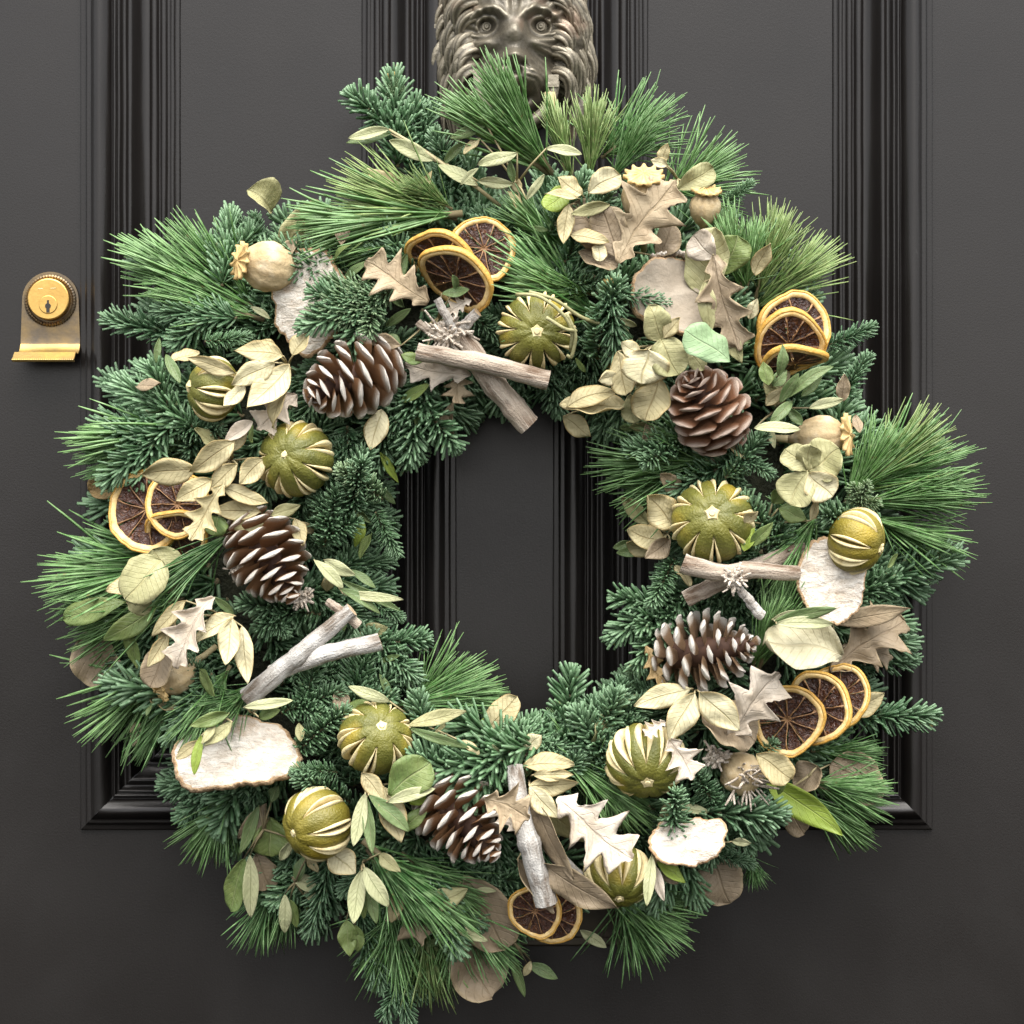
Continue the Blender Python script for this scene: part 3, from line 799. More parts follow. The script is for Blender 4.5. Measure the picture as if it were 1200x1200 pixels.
# long-needled pine tufts (base, tip, depths, kind, yellowing)
T = [(645, 205, 530, 118, 105, 130, 'brush', 0), (648, 205, 570, 84, 110, 150, 'brush', 0), (672, 215, 645, 122, 110, 110, 'brush', 1), (690, 215, 700, 112, 105, 120, 'fan', 1), (712, 215, 765, 138, 90, 90, 'fan', 0),
     (542, 250, 362, 262, 120, 140, 'brush', 0), (536, 256, 398, 222, 115, 130, 'fan', 1), (520, 270, 390, 300, 110, 130, 'brush', 0), (530, 245, 470, 210, 120, 140, 'fan', 1),
     (305, 365, 155, 292, 80, 80, 'brush', 0), (310, 375, 190, 345, 90, 95, 'brush', 0), (300, 360, 205, 268, 75, 70, 'fan', 0),
     (715, 380, 585, 285, 110, 135, 'fan', 0), (700, 345, 600, 335, 125, 140, 'fan', 0), (700, 330, 600, 240, 100, 120, 'brush', 0),
     (872, 345, 842, 245, 100, 110, 'fan', 0), (885, 350, 920, 248, 95, 95, 'fan', 1), (880, 365, 976, 292, 85, 80, 'fan', 1), (875, 340, 885, 260, 110, 120, 'fan', 0),
     (262, 500, 98, 520, 95, 85, 'brush', 0), (255, 505, 110, 548, 90, 80, 'brush', 0),
     (235, 655, 60, 690, 90, 75, 'fan', 0), (215, 700, 85, 745, 85, 60, 'fan', 0), (240, 650, 105, 645, 75, 60, 'fan', 0), (285, 615, 178, 695, 150, 165, 'brush', 0),
     (845, 540, 702, 548, 115, 110, 'fan', 0), (830, 520, 752, 508, 120, 130, 'fan', 0), (860, 555, 730, 580, 105, 95, 'fan', 0),
     (1000, 590, 1138, 575, 95, 75, 'fan', 0), (1005, 580, 1100, 495, 90, 80, 'fan', 1), (1000, 600, 1120, 650, 90, 60, 'fan', 0), (990, 590, 1050, 500, 95, 95, 'fan', 0), (1010, 570, 1128, 530, 85, 70, 'wide', 0),
     (886, 790, 935, 672, 135, 150, 'brush', 0), (880, 785, 912, 705, 140, 165, 'brush', 0), (960, 600, 905, 690, 130, 150, 'fan', 0),
     (225, 760, 112, 860, 75, 50, 'fan', 0), (240, 775, 165, 880, 85, 60, 'brush', 0), (270, 780, 215, 870, 115, 140, 'fan', 0), (300, 800, 240, 850, 120, 160, 'fan', 0),
     (275, 925, 225, 1002, 70, 45, 'fan', 0), (265, 915, 255, 1000, 70, 45, 'fan', 0), (330, 1010, 300, 1110, 55, 40, 'fan', 0), (345, 1020, 330, 1100, 55, 40, 'fan', 0),
     (455, 830, 578, 808, 120, 110, 'brush', 0), (470, 825, 570, 785, 100, 90, 'wide', 0),
     (425, 985, 540, 1085, 150, 130, 'brush', 0), (430, 995, 500, 1080, 140, 130, 'fan', 0), (470, 1000, 560, 1060, 120, 120, 'brush', 0),
     (455, 1060, 470, 1165, 80, 55, 'fan', 0), (500, 1060, 500, 1172, 80, 50, 'fan', 1), (480, 1050, 432, 1138, 80, 50, 'fan', 0), (530, 1060, 540, 1145, 80, 55, 'fan', 0), (520, 1050, 600, 1130, 85, 80, 'fan', 0),
     (700, 910, 640, 840, 115, 115, 'wide', 0), (640, 870, 750, 960, 140, 145, 'brush', 0), (650, 880, 740, 900, 130, 135, 'brush', 0), (690, 860, 735, 955, 130, 140, 'brush', 0),
     (700, 1040, 800, 1100, 70, 50, 'fan', 0), (720, 1050, 770, 1125, 65, 40, 'wide', 0), (745, 1040, 806, 1060, 70, 55, 'brush', 0),
     (945, 915, 1035, 950, 90, 75, 'fan', 0), (930, 920, 1010, 985, 85, 65, 'brush', 0), (950, 880, 1030, 885, 70, 60, 'fan', 0), (950, 915, 1035, 925, 95, 85, 'brush', 0),
     (880, 1000, 885, 1040, 60, 45, 'fan', 0), (705, 185, 790, 122, 70, 60, 'wide', 0), (770, 235, 868, 180, 60, 45, 'wide', 0)]
for (bx, by, tx, ty, db, dt, kd, yl) in T:
    pine(bx, by, tx, ty, db, dt, kd, bool(yl))

# ---------------------------------------------------------------- leaves
def leaf_mesh(kind, L, W, curl, fold, twist, mt, ripple=.05, seed=0):
    nu, nv = (36, 10) if kind == 'oak' else (20, 8)
    mb = MB(); vs = []; rr = random.Random(seed); ph = rr.uniform(0, 9)
    lobes = rr.choice((3, 3.5, 4)); tc = rr.choice((rr.uniform(-.5, .1), rr.uniform(.1, .75))) if kind != 'olive' else rr.uniform(-.3, .3); ew = rr.uniform(.02, .07) if kind not in ('olive',) else 0; ek = rr.uniform(7, 15); el_ = rr.uniform(-.25, .45)
    for i in range(nu + 1):
        u = i / nu
        if kind == 'bay': wf = (math.sin(math.pi * u ** .92) ** .85) * (1 - .12 * u)
        elif kind == 'round': wf = max(0, 1 - abs(2 * u - 1) ** 2.3) ** .5
        elif kind == 'drop': wf = max(0, 1 - abs(2 * (u ** 1.5) - 1) ** 2.2) ** .5
        elif kind == 'olive': wf = math.sin(math.pi * u) ** .7
        elif kind == 'oak':
            env = math.sin(math.pi * min(1, u * .93 + .04)) ** .62 * (.55 + .62 * u if u < .7 else .984 - .5 * (u - .7))
            fr = (u * lobes + .30) % 1.0
            saw = (fr / .72) ** 1.8 if fr < .72 else max(0, (1 - (fr - .72) / .28)) ** .8
            wf = env * (.36 + .80 * saw)
        if kind != 'olive': wf *= 1 + .05 * mnoise.noise(Vector((u * 7 + ph, 0, ph)))
        if i == 0: wf = max(wf, .03)
        if i == nu: wf = .012
        for j in range(nv + 1):
            v = 2 * j / nv - 1
            av = abs(v)
            x = L * u
            if kind == 'oak': x += L * .075 * av ** 1.6 * wf
            y = W * .5 * wf * v * (1 + (.10 * mnoise.noise(Vector((u * 4 + ph, 9 if v > 0 else 3, ph))) if kind in ('round', 'drop') else .04 * math.sin(ph) * (1 if v > 0 else -1)))
            if kind == 'oak' : y *= 1 + .08 * rr.uniform(-1, 1) * av
            z = curl * L * 4 * u * (1 - u) + fold * W * .5 * wf * av ** 1.3
            z += ripple * W * mnoise.noise(Vector((u * 2.4 + ph, v * 1.3, ph))) * (.4 + av)
            z += tc * L * max(0, u - .55) ** 2 + ew * W * math.sin(u * ek + ph + (2.2 if v > 0 else 0)) * av * av + el_ * W * .25 * max(0, (v if ph > 4.5 else -v) - .35) ** 2
            tw = twist * (u - .3)
            yy = y * math.cos(tw); z += y * math.sin(tw)
            yy += W * .10 * math.sin(u * 3.1 + ph)* u*(1-u)*2
            vs.append((x, yy, z)); mb.uv[len(vs) - 1] = (u, j / nv)
    n1 = nv + 1
    mb.add(vs, [(i * n1 + j, (i + 1) * n1 + j, (i + 1) * n1 + j + 1, i * n1 + j + 1) for i in range(nu) for j in range(nv)])
    return mb.mesh(kind + '_leaf', M[mt])

lseed = [0]
def leaf_obj(name, spec, parent=None, inv=None):
    """spec: kind, bx, by, tx, ty, w, mat [, lift, roll, curl, fold, tip]"""
    kind, bx, by, tx, ty, w_, mt = spec[:7]; o = dict(spec[7]) if len(spec) > 7 else {}
    lseed[0] += 1
    lift = o.get('lift', 34); mid = dsurf((bx + tx) / 2, (by + ty) / 2)
    db = o.get('db', mid + lift - 6); dt = o.get('dt', db + o.get('tip', rnd(-4, 16)))
    b, t = P(bx, by, db), P(tx, ty, dt); v = t - b; L = v.length / S
    roll = o.get('roll', rnd(-28, 28)); up = Matrix.Rotation(R(roll), 3, v.normalized()) @ Vector((0, -1, .18))
    me = leaf_mesh(kind, L, w_ / max(.6, math.cos(R(roll))), o.get('curl', rnd(-.03, .12)), o.get('fold', rnd(.05, .3)), o.get('twist', rnd(-.5, .5)), mt, o.get('ripple', .12), lseed[0])
    m = basis(b, v, up)
    ob = link(name, me, parent, (inv @ m) if inv is not None else m)
    md = ob.modifiers.new('thickness', 'SOLIDIFY'); md.thickness = .35 * S; md.offset = 0
    return ob, b

def spray(name, label, cat, group, leaves, stem='stem_p', hub=None):
    pts = [((s[1]), s[2]) for s in leaves]
    hx, hy = hub if hub else (sum(p[0] for p in pts) / len(pts), sum(p[1] for p in pts) / len(pts))
    hd = dsurf(hx, hy) - 4
    root = empty(name, Matrix.Translation(P(hx, hy, hd)), label, cat, group); inv = MX[root.name].inverted()
    mb = MB(); H_ = P(hx, hy, hd)
    for s in leaves:
        ob, b = leaf_obj('leaf', s, root, inv)
        e_ = (b - H_) / S; tube(mb, [(0, 0, 0), e_ * .5 + Vector((0, -3, 1.5)), e_], [1.5, 1.2, .8], 5)
    e_ = (P(CX + (hx - CX) * .97, CY + (hy - CY) * .97, max(20, hd - 45)) - H_) / S; tube(mb, [e_, e_ * .4, (0, 0, 0)], [1.8, 1.7, 1.5], 5)
    link('stem', mb.mesh('leaf_stem', M[stem]), root)
    return root
GL = 'dried and green leaf sprays wired into the wreath'
def single(name, label, cat, spec, group='single leaves tucked into the wreath'):
    ob, b = leaf_obj(name, spec); tag(ob, label, cat, group); return ob

B, O_, RD, DR, OK = 'bay', 'olive', 'round', 'drop', 'oak'
spray('bay_spray', 'cream dried bay leaves covering the half hidden upper left lime', 'leaf spray', GL, [
    (B, 339, 428, 290, 481, 37, 'bayl', dict(lift=58)), (B, 322, 425, 271, 451, 27, 'bayl', dict(lift=62)), (B, 286, 450, 264, 479, 22, 'bayl', dict(lift=60)),
    (B, 276, 437, 219, 419, 18, 'bay', dict(lift=62)), (B, 332, 417, 275, 410, 28, 'bay', dict(lift=48)), (B, 338, 452, 320, 502, 18, 'bay', dict(lift=46, roll=45)),
    (B, 343, 417, 362, 390, 24, 'bay', dict(lift=46)), (B, 325, 415, 300, 402, 22, 'bay', dict(lift=38))], hub=(338, 430))
spray('bay_spray', 'khaki dried bay leaves fanned over the left orange slices', 'leaf spray', GL, [
    (B, 274, 518, 222, 553, 28, 'bay', dict(lift=56)), (B, 278, 544, 244, 574, 23, 'bay', dict(lift=54)), (B, 309, 538, 279, 567, 25, 'bay', dict(lift=44)),
    (OK, 262, 568, 222, 634, 40, 'bay', dict(lift=64, fold=.1)), (B, 260, 571, 314, 590, 21, 'bay', dict(lift=50)), (B, 248, 562, 206, 587, 26, 'bay', dict(lift=60)),
    (B, 230, 548, 166, 556, 30, 'bay', dict(lift=66)), (B, 262, 530, 290, 500, 20, 'bay', dict(lift=40))], hub=(272, 540))
spray('bay_spray', 'small khaki leaves above the left brown pine cone', 'leaf spray', GL, [
    (B, 305, 600, 250, 597, 24, 'bay', dict(lift=44)), (B, 310, 612, 270, 618, 26, 'euc', dict(lift=42)), (RD, 256, 605, 250, 628, 26, 'green', dict(lift=40)),
    (B, 318, 604, 352, 592, 16, 'euc', dict(lift=40)), (B, 346, 608, 356, 640, 18, 'bay', dict(lift=34))])
single('bay_leaf', 'single cream bay leaf below the upper left pine cone', 'leaf', (B, 448, 480, 435, 528, 29, 'bayl', dict(lift=34, roll=5)))
single('green_leaf', 'small bright green leaf poking over inner rim at upper left', 'leaf', (B, 445, 530, 467, 566, 11, 'lime_leaf', dict(db=120, dt=112)))
single('yellow_leaf', 'little yellow green leaf on inner left rim beside fir', 'leaf', (B, 424, 606, 416, 642, 14, 'lime_leaf', dict(lift=24)))
single('oak_leaf', 'bleached oak leaf under the cream bay leaves at upper left', 'leaf', (OK, 348, 462, 302, 506, 50, 'oakw', dict(lift=26)), 'oak leaves on the wreath')
single('curled_leaf', 'small whitish curled leaf above the left slit lime', 'leaf', (B, 296, 494, 263, 518, 18, 'oakw', dict(lift=48, fold=.8)))
spray('eucalyptus_spray', 'round olive grey eucalyptus leaves below the left orange slices', 'leaf spray', GL, [
    (RD, 190, 656, 146, 702, 50, 'euc', dict(lift=66, roll=8, fold=.05)), (RD, 178, 644, 206, 692, 44, 'euc', dict(lift=44, roll=-14, fold=.05)), (B, 166, 682, 124, 692, 26, 'bay', dict(lift=58)), (RD, 152, 702, 176, 716, 24, 'euc', dict(lift=60))])
spray('green_leaf_pair', 'two smooth green leaves at the far left edge', 'leaf spray', GL, [
    (DR, 148, 706, 74, 726, 28, 'green', dict(db=110, dt=96, roll=10)), (B, 183, 711, 119, 752, 26, 'green', dict(db=122, dt=112, roll=-18)), (B, 150, 738, 163, 782, 18, 'green', dict(db=112, dt=100))], 'stem')
spray('bay_spray', 'whitish cream leaves left of the lower left sticks', 'leaf spray', GL, [
    (B, 276, 722, 224, 752, 23, 'bayl', dict(lift=58)), (B, 272, 724, 265, 781, 26, 'bayl', dict(lift=62, roll=0)), (B, 284, 734, 292, 802, 23, 'bayl', dict(lift=56, roll=5)),
    (B, 218, 704, 178, 746, 18, 'bay', dict(lift=60)), (B, 196, 744, 172, 782, 17, 'bay', dict(lift=62)), (B, 205, 722, 186, 760, 15, 'bay', dict(lift=54))], hub=(262, 722))
single('oak_leaf', 'bleached white oak leaf left of the cream leaves on left side', 'leaf', (OK, 252, 700, 203, 782, 54, 'oakw', dict(lift=58, roll=18)), 'oak leaves on the wreath')
single('taupe_leaf', 'broad taupe leaf half hidden at the left edge under green leaves', 'leaf', (RD, 98, 742, 142, 802, 52, 'taupe', dict(db=50, dt=56)))
single('taupe_leaf', 'taupe leaf beside the small poppy head at left', 'leaf', (DR, 196, 752, 176, 806, 36, 'taupe', dict(lift=40)))
single('beige_leaf', 'beige leaf sticking out behind the left orange slices', 'leaf', (DR, 150, 556, 107, 577, 34, 'tan', dict(db=70, dt=64)))
spray('olive_sprig', 'narrow olive leaves on inner left rim above the sticks', 'leaf spray', GL, [
    (O_, 402, 696, 473, 703, 11, 'olivep', dict(lift=66, roll=0)), (O_, 380, 656, 416, 674, 14, 'olivep', dict(lift=52)), (O_, 398, 690, 446, 718, 11, 'olive', dict(lift=58)),
    (O_, 368, 656, 402, 690, 13, 'olivep', dict(lift=58)), (O_, 400, 680, 470, 716, 10, 'olive', dict(lift=54)), (O_, 410, 668, 440, 690, 9, 'olive', dict(lift=50))], hub=(388, 676))
spray('olive_sprig', 'olive sprig with paired pale leaves at the top left', 'leaf spray', GL, [
    (O_, 456, 152, 408, 162, 13, 'olivep', dict(db=110, dt=112)), (O_, 458, 157, 406, 168, 12, 'olive', dict(db=106, dt=104)), (O_, 508, 188, 456, 165, 18, 'olivep', dict(db=112, dt=118)),
    (O_, 560, 217, 513, 193, 18, 'olivep', dict(db=116, dt=122)), (O_, 560, 212, 602, 216, 12, 'olivep', dict(db=118, dt=122)), (O_, 520, 192, 545, 165, 10, 'olive', dict(db=105, dt=108))], hub=(530, 198))
mb = MB()
tube(mb, [(P(x, y, d_) - P(456, 152, 110)) / S for x, y, d_ in ((456, 152, 110), (490, 172, 112), (530, 200, 113), (562, 222, 112), (590, 245, 90))], [1.4, 1.8, 2.0, 2.2, 2.4], 6)
sp = [o for o in bpy.data.objects if o.get('label', '') == 'olive sprig with paired pale leaves at the top left'][0]
link('twig', mb.mesh('olive_twig', M['stem_p']), sp, MX[sp.name].inverted() @ Matrix.Translation(P(456, 152, 110)))
spray('olive_sprig', 'small pale leaves lying on the top centre pine needles', 'leaf spray', GL, [
    (O_, 606, 180, 560, 192, 15, 'olivep', dict(db=140, dt=146)), (O_, 640, 174, 682, 181, 12, 'olivep', dict(db=145, dt=148)), (O_, 570, 146, 527, 162, 12, 'olive', dict(db=130, dt=134)),
    (O_, 617, 234, 638, 204, 9, 'olivep', dict(db=130, dt=138)), (O_, 562, 162, 543, 180, 11, 'bay', dict(db=126, dt=132)), (O_, 602, 214, 598, 188, 9, 'olive', dict(db=128, dt=134)), (O_, 612, 252, 596, 224, 11, 'bay', dict(db=120, dt=130))], hub=(606, 215))
spray('bay_spray', 'two tan cream leaves rising behind the top left pine needles', 'leaf spray', GL, [
    (B, 486, 240, 428, 197, 28, 'bay', dict(db=112, dt=118)), (B, 486, 244, 506, 200, 14, 'bay', dict(db=112, dt=118)), (B, 470, 238, 455, 212, 18, 'bay', dict(db=106, dt=112))])
single('rolled_leaf', 'rolled up cream leaf at the upper left edge', 'leaf', (RD, 318, 248, 288, 224, 38, 'euc', dict(db=64, dt=78, fold=.9, curl=.3, roll=20)))
single('olive_grey_leaf', 'folded olive grey leaf above the upper left poppy head', 'leaf', (DR, 372, 234, 330, 296, 36, 'euc', dict(db=92, dt=96, fold=.35, roll=-20)))
single('oak_leaf', 'beige oak leaf left of the top orange slices', 'leaf', (OK, 502, 355, 428, 306, 62, 'oak', dict(lift=34)), 'oak leaves on the wreath')
single('oak_leaf', 'pale oak leaf beneath the top crossed sticks', 'leaf', (OK, 552, 440, 474, 428, 48, 'oakw', dict(lift=32)), 'oak leaves on the wreath')
single('oak_leaf', 'small oak leaf drooping below the top crossed sticks', 'leaf', (OK, 535, 432, 538, 474, 40, 'oak', dict(lift=28)), 'oak leaves on the wreath')
spray('olive_sprig', 'small green leaves beneath the top orange slices', 'leaf spray', GL, [
    (O_, 518, 344, 550, 340, 12, 'olive', dict(lift=46)), (O_, 535, 338, 530, 322, 9, 'olive', dict(lift=48)), (O_, 470, 405, 450, 395, 12, 'olive', dict(lift=26)), (O_, 495, 424, 470, 416, 14, 'green', dict(lift=36)), (OK, 552, 352, 524, 366, 22, 'oakw', dict(lift=44))])
single('curled_leaf', 'twisted beige leaf curl hanging over the top inner rim', 'leaf', (B, 530, 472, 533, 526, 17, 'oak', dict(db=112, dt=104, fold=.9, curl=.15)))
spray('bay_spray', 'cream leaves with yellow tips left of the top right oak leaf', 'leaf spray', GL, [
    (DR, 690, 226, 726, 204, 28, 'bayl', dict(lift=66, roll=0)), (B, 682, 228, 652, 209, 26, 'bay', dict(lift=58)), (B, 676, 232, 638, 229, 13, 'bay', dict(lift=60)), (B, 666, 240, 660, 287, 20, 'bay', dict(lift=54)),
    (B, 714, 240, 668, 250, 14, 'euc', dict(lift=56)), (B, 668, 276, 714, 284, 20, 'bay', dict(lift=46)), (RD, 702, 286, 703, 306, 16, 'bayl', dict(lift=48)), (RD, 665, 222, 638, 246, 26, 'lime_leaf', dict(lift=36))], hub=(688, 240))
spray('taupe_spray', 'brown taupe leaves tucked under the cream top right leaves', 'leaf spray', GL, [
    (RD, 710, 286, 668, 240, 46, 'taupe', dict(lift=38)), (DR, 730, 302, 704, 244, 42, 'taupe', dict(lift=48)), (DR, 678, 296, 724, 312, 32, 'taupe', dict(lift=36)), (DR, 770, 300, 788, 262, 30, 'taupe', dict(lift=34))])
single('oak_leaf', 'large beige oak leaf standing at the top right below poppy crown', 'leaf', (OK, 724, 308, 792, 212, 84, 'oak', dict(lift=60, roll=-8, fold=.12, curl=.04, ripple=.06)), 'oak leaves on the wreath')
spray('eucalyptus_spray', 'curled pale leaves at the top right edge against the door', 'leaf spray', GL, [
    (DR, 794, 222, 834, 196, 26, 'euc', dict(db=116, dt=110, fold=.5)), (B, 776, 192, 783, 168, 14, 'bay', dict(db=108, dt=112)), (B, 782, 194, 762, 188, 13, 'bayl', dict(db=112, dt=116)), (B, 806, 220, 836, 200, 22, 'taupe', dict(db=106, dt=100))], hub=(794, 210))
spray('curled_leaf_spray', 'curled taupe and sage leaves right of the upper fungus', 'leaf spray', GL, [
    (RD, 822, 345, 838, 266, 46, 'euc', dict(lift=34)), (DR, 838, 302, 812, 276, 32, 'oakw', dict(lift=58)), (OK, 836, 298, 868, 412, 62, 'taupe', dict(lift=50, roll=22)), (DR, 848, 322, 864, 276, 40, 'green', dict(lift=36)), (B, 850, 378, 870, 426, 20, 'euc', dict(lift=44)), (B, 826, 330, 832, 392, 22, 'euc', dict(lift=44))])
single('yellow_leaf', 'yellow green leaf standing among right top pine needles', 'leaf', (B, 884, 322, 902, 284, 20, 'bay', dict(lift=44)))
single('bay_leaf', 'small cream leaf just left of right orange slices', 'leaf', (B, 878, 374, 888, 350, 14, 'bayl', dict(lift=50)))
spray('eucalyptus_spray', 'pale yellow eucalyptus leaves left of the right brown cone', 'leaf spray', GL, [
    (RD, 776, 398, 760, 358, 32, 'euc', dict(lift=48)), (B, 778, 396, 797, 372, 17, 'bay', dict(lift=54)), (RD, 774, 398, 796, 440, 40, 'euc', dict(lift=54, roll=10)), (RD, 760, 410, 752, 450, 52, 'bayl', dict(lift=68, roll=0, fold=.06)),
    (B, 750, 414, 726, 402, 20, 'bayl', dict(lift=58)), (DR, 724, 412, 735, 464, 28, 'bay', dict(lift=48)), (DR, 772, 442, 757, 494, 42, 'bay', dict(lift=44, roll=20)), (DR, 738, 462, 744, 496, 24, 'euc', dict(lift=38)), (B, 724, 440, 700, 446, 17, 'bayl', dict(lift=50)), (RD, 745, 452, 768, 462, 20, 'euc', dict(lift=38))], hub=(768, 405))
single('mint_leaf', 'smooth mint green eucalyptus leaf above the right brown cone', 'leaf', (DR, 856, 424, 801, 388, 40, 'mint', dict(lift=74, roll=10, fold=.04, curl=.04, ripple=.02, twist=.1)))
single('eucalyptus_leaf', 'small brownish leaf between mint leaf and right cone', 'leaf', (RD, 806, 412, 824, 434, 22, 'euc', dict(lift=52)))
spray('bay_spray', 'large boat shaped beige leaves at the upper right inner rim', 'leaf spray', GL, [
    (B, 664, 478, 722, 458, 28, 'bay', dict(db=160, dt=158, curl=.16, roll=-20)), (B, 732, 476, 656, 480, 42, 'bay', dict(db=152, dt=150, curl=.05, roll=38, fold=.3)), (B, 660, 488, 692, 512, 24, 'bay', dict(db=140, dt=132))])
spray('bay_spray', 'beige bay leaves left of the right hand lime', 'leaf spray', GL, [
    (B, 792, 618, 756, 580, 38, 'bay', dict(lift=52, roll=5)), (B, 778, 634, 734, 622, 30, 'bay', dict(lift=54)), (B, 760, 614, 727, 580, 19, 'euc', dict(lift=40)), (B, 764, 648, 733, 634, 22, 'bay', dict(lift=46)),
    (O_, 752, 645, 722, 648, 12, 'olive', dict(lift=40)), (O_, 740, 636, 718, 642, 10, 'olive', dict(lift=36)), (B, 785, 632, 756, 654, 22, 'taupe', dict(lift=44)), (B, 740, 600, 724, 602, 12, 'olive', dict(lift=30))], hub=(782, 626))
spray('small_leaf_spray', 'little curled leaves just right of the right hand lime', 'leaf spray', GL, [
    (B, 880, 640, 906, 612, 15, 'green', dict(lift=46)), (B, 872, 646, 884, 618, 15, 'lime_leaf', dict(lift=46)), (B, 872, 612, 888, 600, 13, 'bay', dict(lift=56)), (B, 912, 596, 945, 610, 24, 'green', dict(lift=34)), (B, 905, 590, 925, 565, 20, 'green', dict(lift=28)), (B, 950, 610, 958, 585, 10, 'bay', dict(lift=44))])
spray('eucalyptus_spray', 'butterfly shaped pale green leaves below the right poppy head', 'leaf spray', GL, [
    (DR, 946, 552, 926, 592, 42, 'euc', dict(lift=64, roll=12)), (DR, 946, 552, 920, 526, 32, 'euc', dict(lift=62)), (RD, 947, 552, 984, 526, 48, 'euc', dict(lift=64, roll=-6)), (DR, 948, 555, 976, 582, 34, 'bayl', dict(lift=68)), (DR, 946, 550, 950, 520, 28, 'euc', dict(lift=58))])
spray('olive_sprig', 'thin olive sprig right of the right brown cone', 'leaf spray', GL, [
    (O_, 920, 468, 976, 428, 13, 'olive', dict(lift=50)), (O_, 914, 472, 936, 438, 12, 'olive', dict(lift=46)), (O_, 948, 478, 989, 468, 12, 'olivep', dict(lift=50)), (O_, 884, 502, 938, 504, 14, 'olivep', dict(lift=54)), (O_, 928, 470, 902, 498, 13, 'olive', dict(lift=40)), (O_, 925, 478, 940, 498, 11, 'olive', dict(lift=38))], 'stem', hub=(908, 482))
spray('green_leaf_pair', 'dull green leaves beneath the right orange slices', 'leaf spray', GL, [
    (B, 900, 452, 894, 424, 18, 'green', dict(lift=52)), (B, 912, 440, 918, 404, 13, 'olive', dict(lift=78)), (B, 905, 452, 922, 434, 16, 'olive', dict(lift=48))], 'stem')
spray('olive_sprig', 'paired narrow leaves in front of the right fungus', 'leaf spray', GL, [
    (O_, 908, 728, 980, 712, 13, 'olive', dict(lift=76)), (O_, 910, 731, 977, 731, 14, 'olivep', dict(lift=78, roll=0)), (O_, 905, 726, 945, 718, 12, 'olivep', dict(lift=72))])
single('grey_leaf', 'broad pale grey green leaf right of the frosted cone', 'leaf', (DR, 988, 768, 893, 758, 66, 'pale', dict(lift=54, roll=18, fold=.22, ripple=.22)))
spray('oak_leaf_pair', 'large brown folded oak leaves at the right edge', 'leaf spray', 'oak leaves on the wreath', [
    (OK, 972, 786, 1062, 726, 76, 'taupe', dict(db=112, dt=88, roll=0, fold=.1)), (B, 976, 730, 1064, 712, 24, 'oak', dict(db=128, dt=108, roll=20)), (OK, 985, 760, 1045, 772, 50, 'taupe', dict(db=96, dt=80))])
single('tan_leaf', 'small tan leaf with a hole left of the frosted cone', 'leaf', (OK, 757, 757, 776, 802, 26, 'tan', dict(lift=40, roll=10)))
spray('bay_spray', 'three large cream bay leaves beneath the frosted cone', 'leaf spray', GL, [
    (B, 809, 807, 743, 828, 28, 'bayl', dict(lift=58, roll=0)), (B, 814, 812, 784, 868, 34, 'bayl', dict(lift=62, roll=0)), (B, 820, 811, 866, 856, 36, 'bayl', dict(lift=66, roll=5))])
single('taupe_leaf', 'broad taupe leaf under the three cream bay leaves', 'leaf', (RD, 822, 836, 886, 868, 52, 'taupe', dict(lift=40)))
single('oak_leaf', 'pale jagged oak leaf left of the lower right orange slices', 'leaf', (OK, 854, 862, 913, 788, 72, 'oakw', dict(lift=48, roll=5)), 'oak leaves on the wreath')
single('oak_leaf', 'small white oak leaf right of the lower right lime', 'leaf', (OK, 784, 866, 812, 914, 48, 'oakw', dict(lift=64, roll=0)), 'oak leaves on the wreath')
single('oak_leaf', 'tiny white leaf resting on top of the lower right lime', 'leaf', (OK, 780, 846, 756, 862, 22, 'oakw', dict(lift=76)), 'oak leaves on the wreath')
single('cream_leaf', 'folded cream leaf right of the frayed seed head', 'leaf', (DR, 886, 884, 926, 912, 32, 'bay', dict(lift=52, fold=.4)))
single('bright_leaf', 'long bright yellow green leaf at the lower right', 'leaf', (B, 896, 910, 983, 973, 34, 'lime_leaf', dict(db=128, dt=104, roll=14)))
spray('taupe_spray', 'taupe leaves around the bright green lower right leaf', 'leaf spray', GL, [
    (DR, 912, 935, 942, 977, 28, 'taupe', dict(db=92, dt=82)), (RD, 958, 898, 936, 928, 34, 'taupe', dict(db=104, dt=108)), (RD, 972, 896, 1034, 932, 54, 'taupe', dict(db=76, dt=66))])
single('cream_leaf', 'cream leaf pointing right beside lower right orange slices', 'leaf', (B, 998, 838, 1036, 812, 26, 'bay', dict(db=92, dt=84)))
single('round_leaf', 'round flat beige leaf hanging at lower right against the door', 'leaf', (RD, 832, 1004, 856, 1059, 54, 'taupe', dict(db=62, dt=58, roll=5, fold=.05)))
spray('olive_sprig', 'pale green leaves right of the bottom lime', 'leaf spray', GL, [
    (O_, 764, 1002, 758, 1062, 13, 'olivep', dict(lift=66, roll=0)), (B, 770, 1010, 804, 1034, 18, 'lime_leaf', dict(lift=60)), (O_, 768, 1014, 778, 1056, 11, 'oakw', dict(lift=58)), (O_, 858, 986, 880, 988, 9, 'olivep', dict(lift=40)), (B, 775, 1018, 795, 1036, 18, 'taupe', dict(lift=44))], hub=(766, 1000))
spray('bay_spray', 'cream bay leaves above the large lower oak leaf', 'leaf spray', GL, [
    (B, 620, 921, 678, 918, 22, 'bay', dict(lift=52)), (B, 621, 922, 656, 958, 24, 'bayl', dict(lift=58)), (B, 614, 898, 673, 896, 24, 'bay', dict(lift=46)), (B, 625, 908, 672, 908, 16, 'bay', dict(lift=56))])
single('oak_leaf', 'curled taupe oak leaf wrapped over the bottom stick', 'leaf', (OK, 568, 936, 622, 958, 58, 'oak', dict(lift=92, roll=10, curl=.1)), 'oak leaves on the wreath')
single('oak_leaf', 'pale oak leaf behind the bottom stick beside cone', 'leaf', (OK, 608, 972, 572, 936, 44, 'oakw', dict(lift=42)), 'oak leaves on the wreath')
